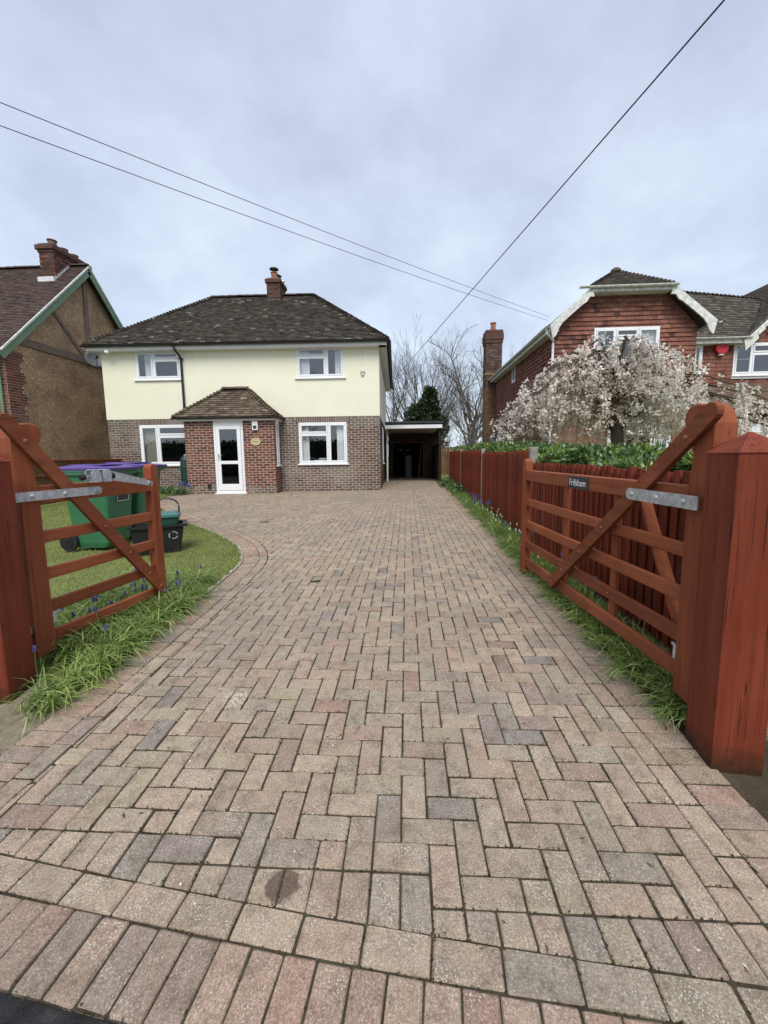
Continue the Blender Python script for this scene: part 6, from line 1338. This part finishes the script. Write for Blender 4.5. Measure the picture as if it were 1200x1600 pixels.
for k in range(70):
    a = rc_.random() * 2 * np.pi if k % 3 else (0 if k % 2 else np.pi) + rc_.normal() * .35; ca, sa = math.cos(a), math.sin(a); el = 1 / math.hypot(ca / (4.6 if ca > 0 else 3.2), sa / 1.9)
    Rr = el * rc_.uniform(.35, 1.0); st = tp[2 + rc_.integers(0, 3)] + rc_.normal(size=3) * .03; pts = []; m_ = 10; wob = rc_.normal(size=3) * .10; dep = abs(rc_.normal()) * .5
    for i in range(m_ + 1):
        t = i / m_; x = st[0] + ca * Rr * t; y = st[1] + sa * Rr * t; ez = float(np.interp(x, EX, EZ)) - .42 * (y / 1.9) ** 2 - dep; w_ = min(1, t * 2.4); w_ = w_ * w_ * (3 - 2 * w_); z = st[2] * (1 - w_) + ez * w_
        pts.append(np.array([x, y, z]) + wob * math.sin(t * 3) * .6 + rc_.normal(size=3) * .03)
    path(pts, .042, .010, big)
    for j in range(12):
        i = rc_.integers(2, m_ + 1); p = pts[i] + rc_.normal(size=3) * .05; L = rc_.uniform(.5, 1.7); L = max(.15, min(L, p[2] - 1.25)); q = p.copy(); d = np.array([ca * .5, sa * .5, .25]) + rc_.normal(size=3) * .4; ch_ = [p]; ns = 8
        for s_ in range(ns):
            d = d * .62 + np.array([0, 0, -.55]) + rc_.normal(size=3) * .14; d /= np.linalg.norm(d); q = q + d * L / ns; ch_.append(q.copy())
        path(ch_, .006, .003, tw); bl = 1.0 if p[0] > -.6 else .75
        if rc_.random() < (.36 if p[0] < 0 else .24): bl = .03
        for s_ in range(ns):
            if rc_.random() < .70 * bl * min(1, max(.12, (ch_[s_][2] - 1.25) / (.9 if ch_[s_][0] < .5 else .4))): blossom_at(ch_[s_] * .5 + ch_[s_ + 1] * .5, rc_.integers(8, 20), .040)
    for i in range(4, m_ + 1):
        if rc_.random() < .3: blossom_at(pts[i], 8, .05)
quads_obj('trunk', *seg_tubes(big, 5), M['bark'], ct, True); quads_obj('twigs', *seg_tubes(tw, 3), M['twig'], ct)
BP = np.array(BP); n = len(BP); V, F, r_ = leaf_quads(BP, rc_.normal(size=(n, 3)), rc_.uniform(.046, .076, n), rc_.uniform(.042, .068, n), rc_, .2); tag(quads_obj('blossom', V, F, r_, M['blossom'], ct), kind='stuff')
# shrub in the neighbour's garden below the cherry
for j, (x, y, h_) in enumerate(((3.9, 12.3, 1.5), (4.9, 12.6, 1.3))):
    n = 1500; a = rt.random(n) * 6.28; q = np.sqrt(rt.random(n)) * .55; z = rt.random(n) * h_; P = np.stack([q * np.cos(a) * (1 - .4 * z / h_), q * np.sin(a) * (1 - .4 * z / h_), z], 1); D = np.stack([np.cos(a), np.sin(a), rt.normal(size=n) * .5 + .4], 1); V, F, r_ = leaf_quads(P, D, rt.uniform(.05, .09, n), rt.uniform(.03, .05, n), rt); o = quads_obj('garden_shrub', V, F, r_, M['laurel']); o.location = (x, y, .3)
    tag(o, ['upright green shrub against the side wall behind the cherry', 'smaller green shrub in front of the neighbour window behind the cherry'][j], 'shrub')
# across the road, behind the viewer: hedge and bare trees that the windows mirror
for j, x in enumerate((-9, -1.5, 7)):
    place_tree('bare_tree', ['bare roadside tree across the road on the left', 'bare roadside tree across the road opposite the drive', 'bare roadside tree across the road on the right'][j], (x, -11 - j, -.1), (bB, bC, bA)[j], (sB, sC, sA)[j], j * 1.3)
n = 9000; P = np.stack([rt.uniform(-22, 22, n), -9.2 + rt.uniform(-.5, .5, n) + np.where(rt.random(n) < .5, 0, 0), rt.uniform(0, 3.0, n)], 1); D = np.stack([rt.normal(size=n) * .5, np.abs(rt.normal(size=n)), rt.normal(size=n) * .5 + .3], 1); V, F, r_ = leaf_quads(P, D, rt.uniform(.2, .35, n), rt.uniform(.15, .25, n), rt); oh = empty('roadside_hedge', (0, -9.2, -.1)); tag(oh, 'tall dark hedge across the road', 'hedge')
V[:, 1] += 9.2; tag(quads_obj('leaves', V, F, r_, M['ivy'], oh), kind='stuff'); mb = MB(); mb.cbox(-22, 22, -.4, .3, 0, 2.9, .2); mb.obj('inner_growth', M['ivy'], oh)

# ------------------------------------------------------------------ overhead wires
def wire(name, label, p0, p1, sag, rad):
    p0, p1 = Vector(p0), Vector(p1); mb = MB(); pts = [p0.lerp(p1, i / 40) - Vector((0, 0, sag * 4 * (i / 40) * (1 - i / 40))) for i in range(41)]; o = mb; o.tube(pts, rad, 5); tag(o.obj(name, M['wire']), label, 'wire')
def thru(p, q, k): return tuple(Vector(q) + (Vector(p) - Vector(q)) * k)
wire('overhead_wire', 'thick black cable running from the house eaves to the upper right', (-.62, 18.3, 4.75), thru((2.752, 4.0, 5.28 + .02), (-.62, 18.3, 4.75), 1.6), .0, .0085)
wire('overhead_wire', 'upper of the two thin wires crossing the sky to the right neighbour', (4.45, 13.0, 5.62), thru((-3.852, 4.0, 4.879 + .06), (4.45, 13.0, 5.62), 1.5), .10, .0042)
wire('overhead_wire', 'lower of the two thin wires crossing the sky to the right neighbour', (4.40, 13.0, 5.52), thru((-3.877, 4.0, 4.687 + .07), (4.40, 13.0, 5.52), 1.5), .12, .0042)
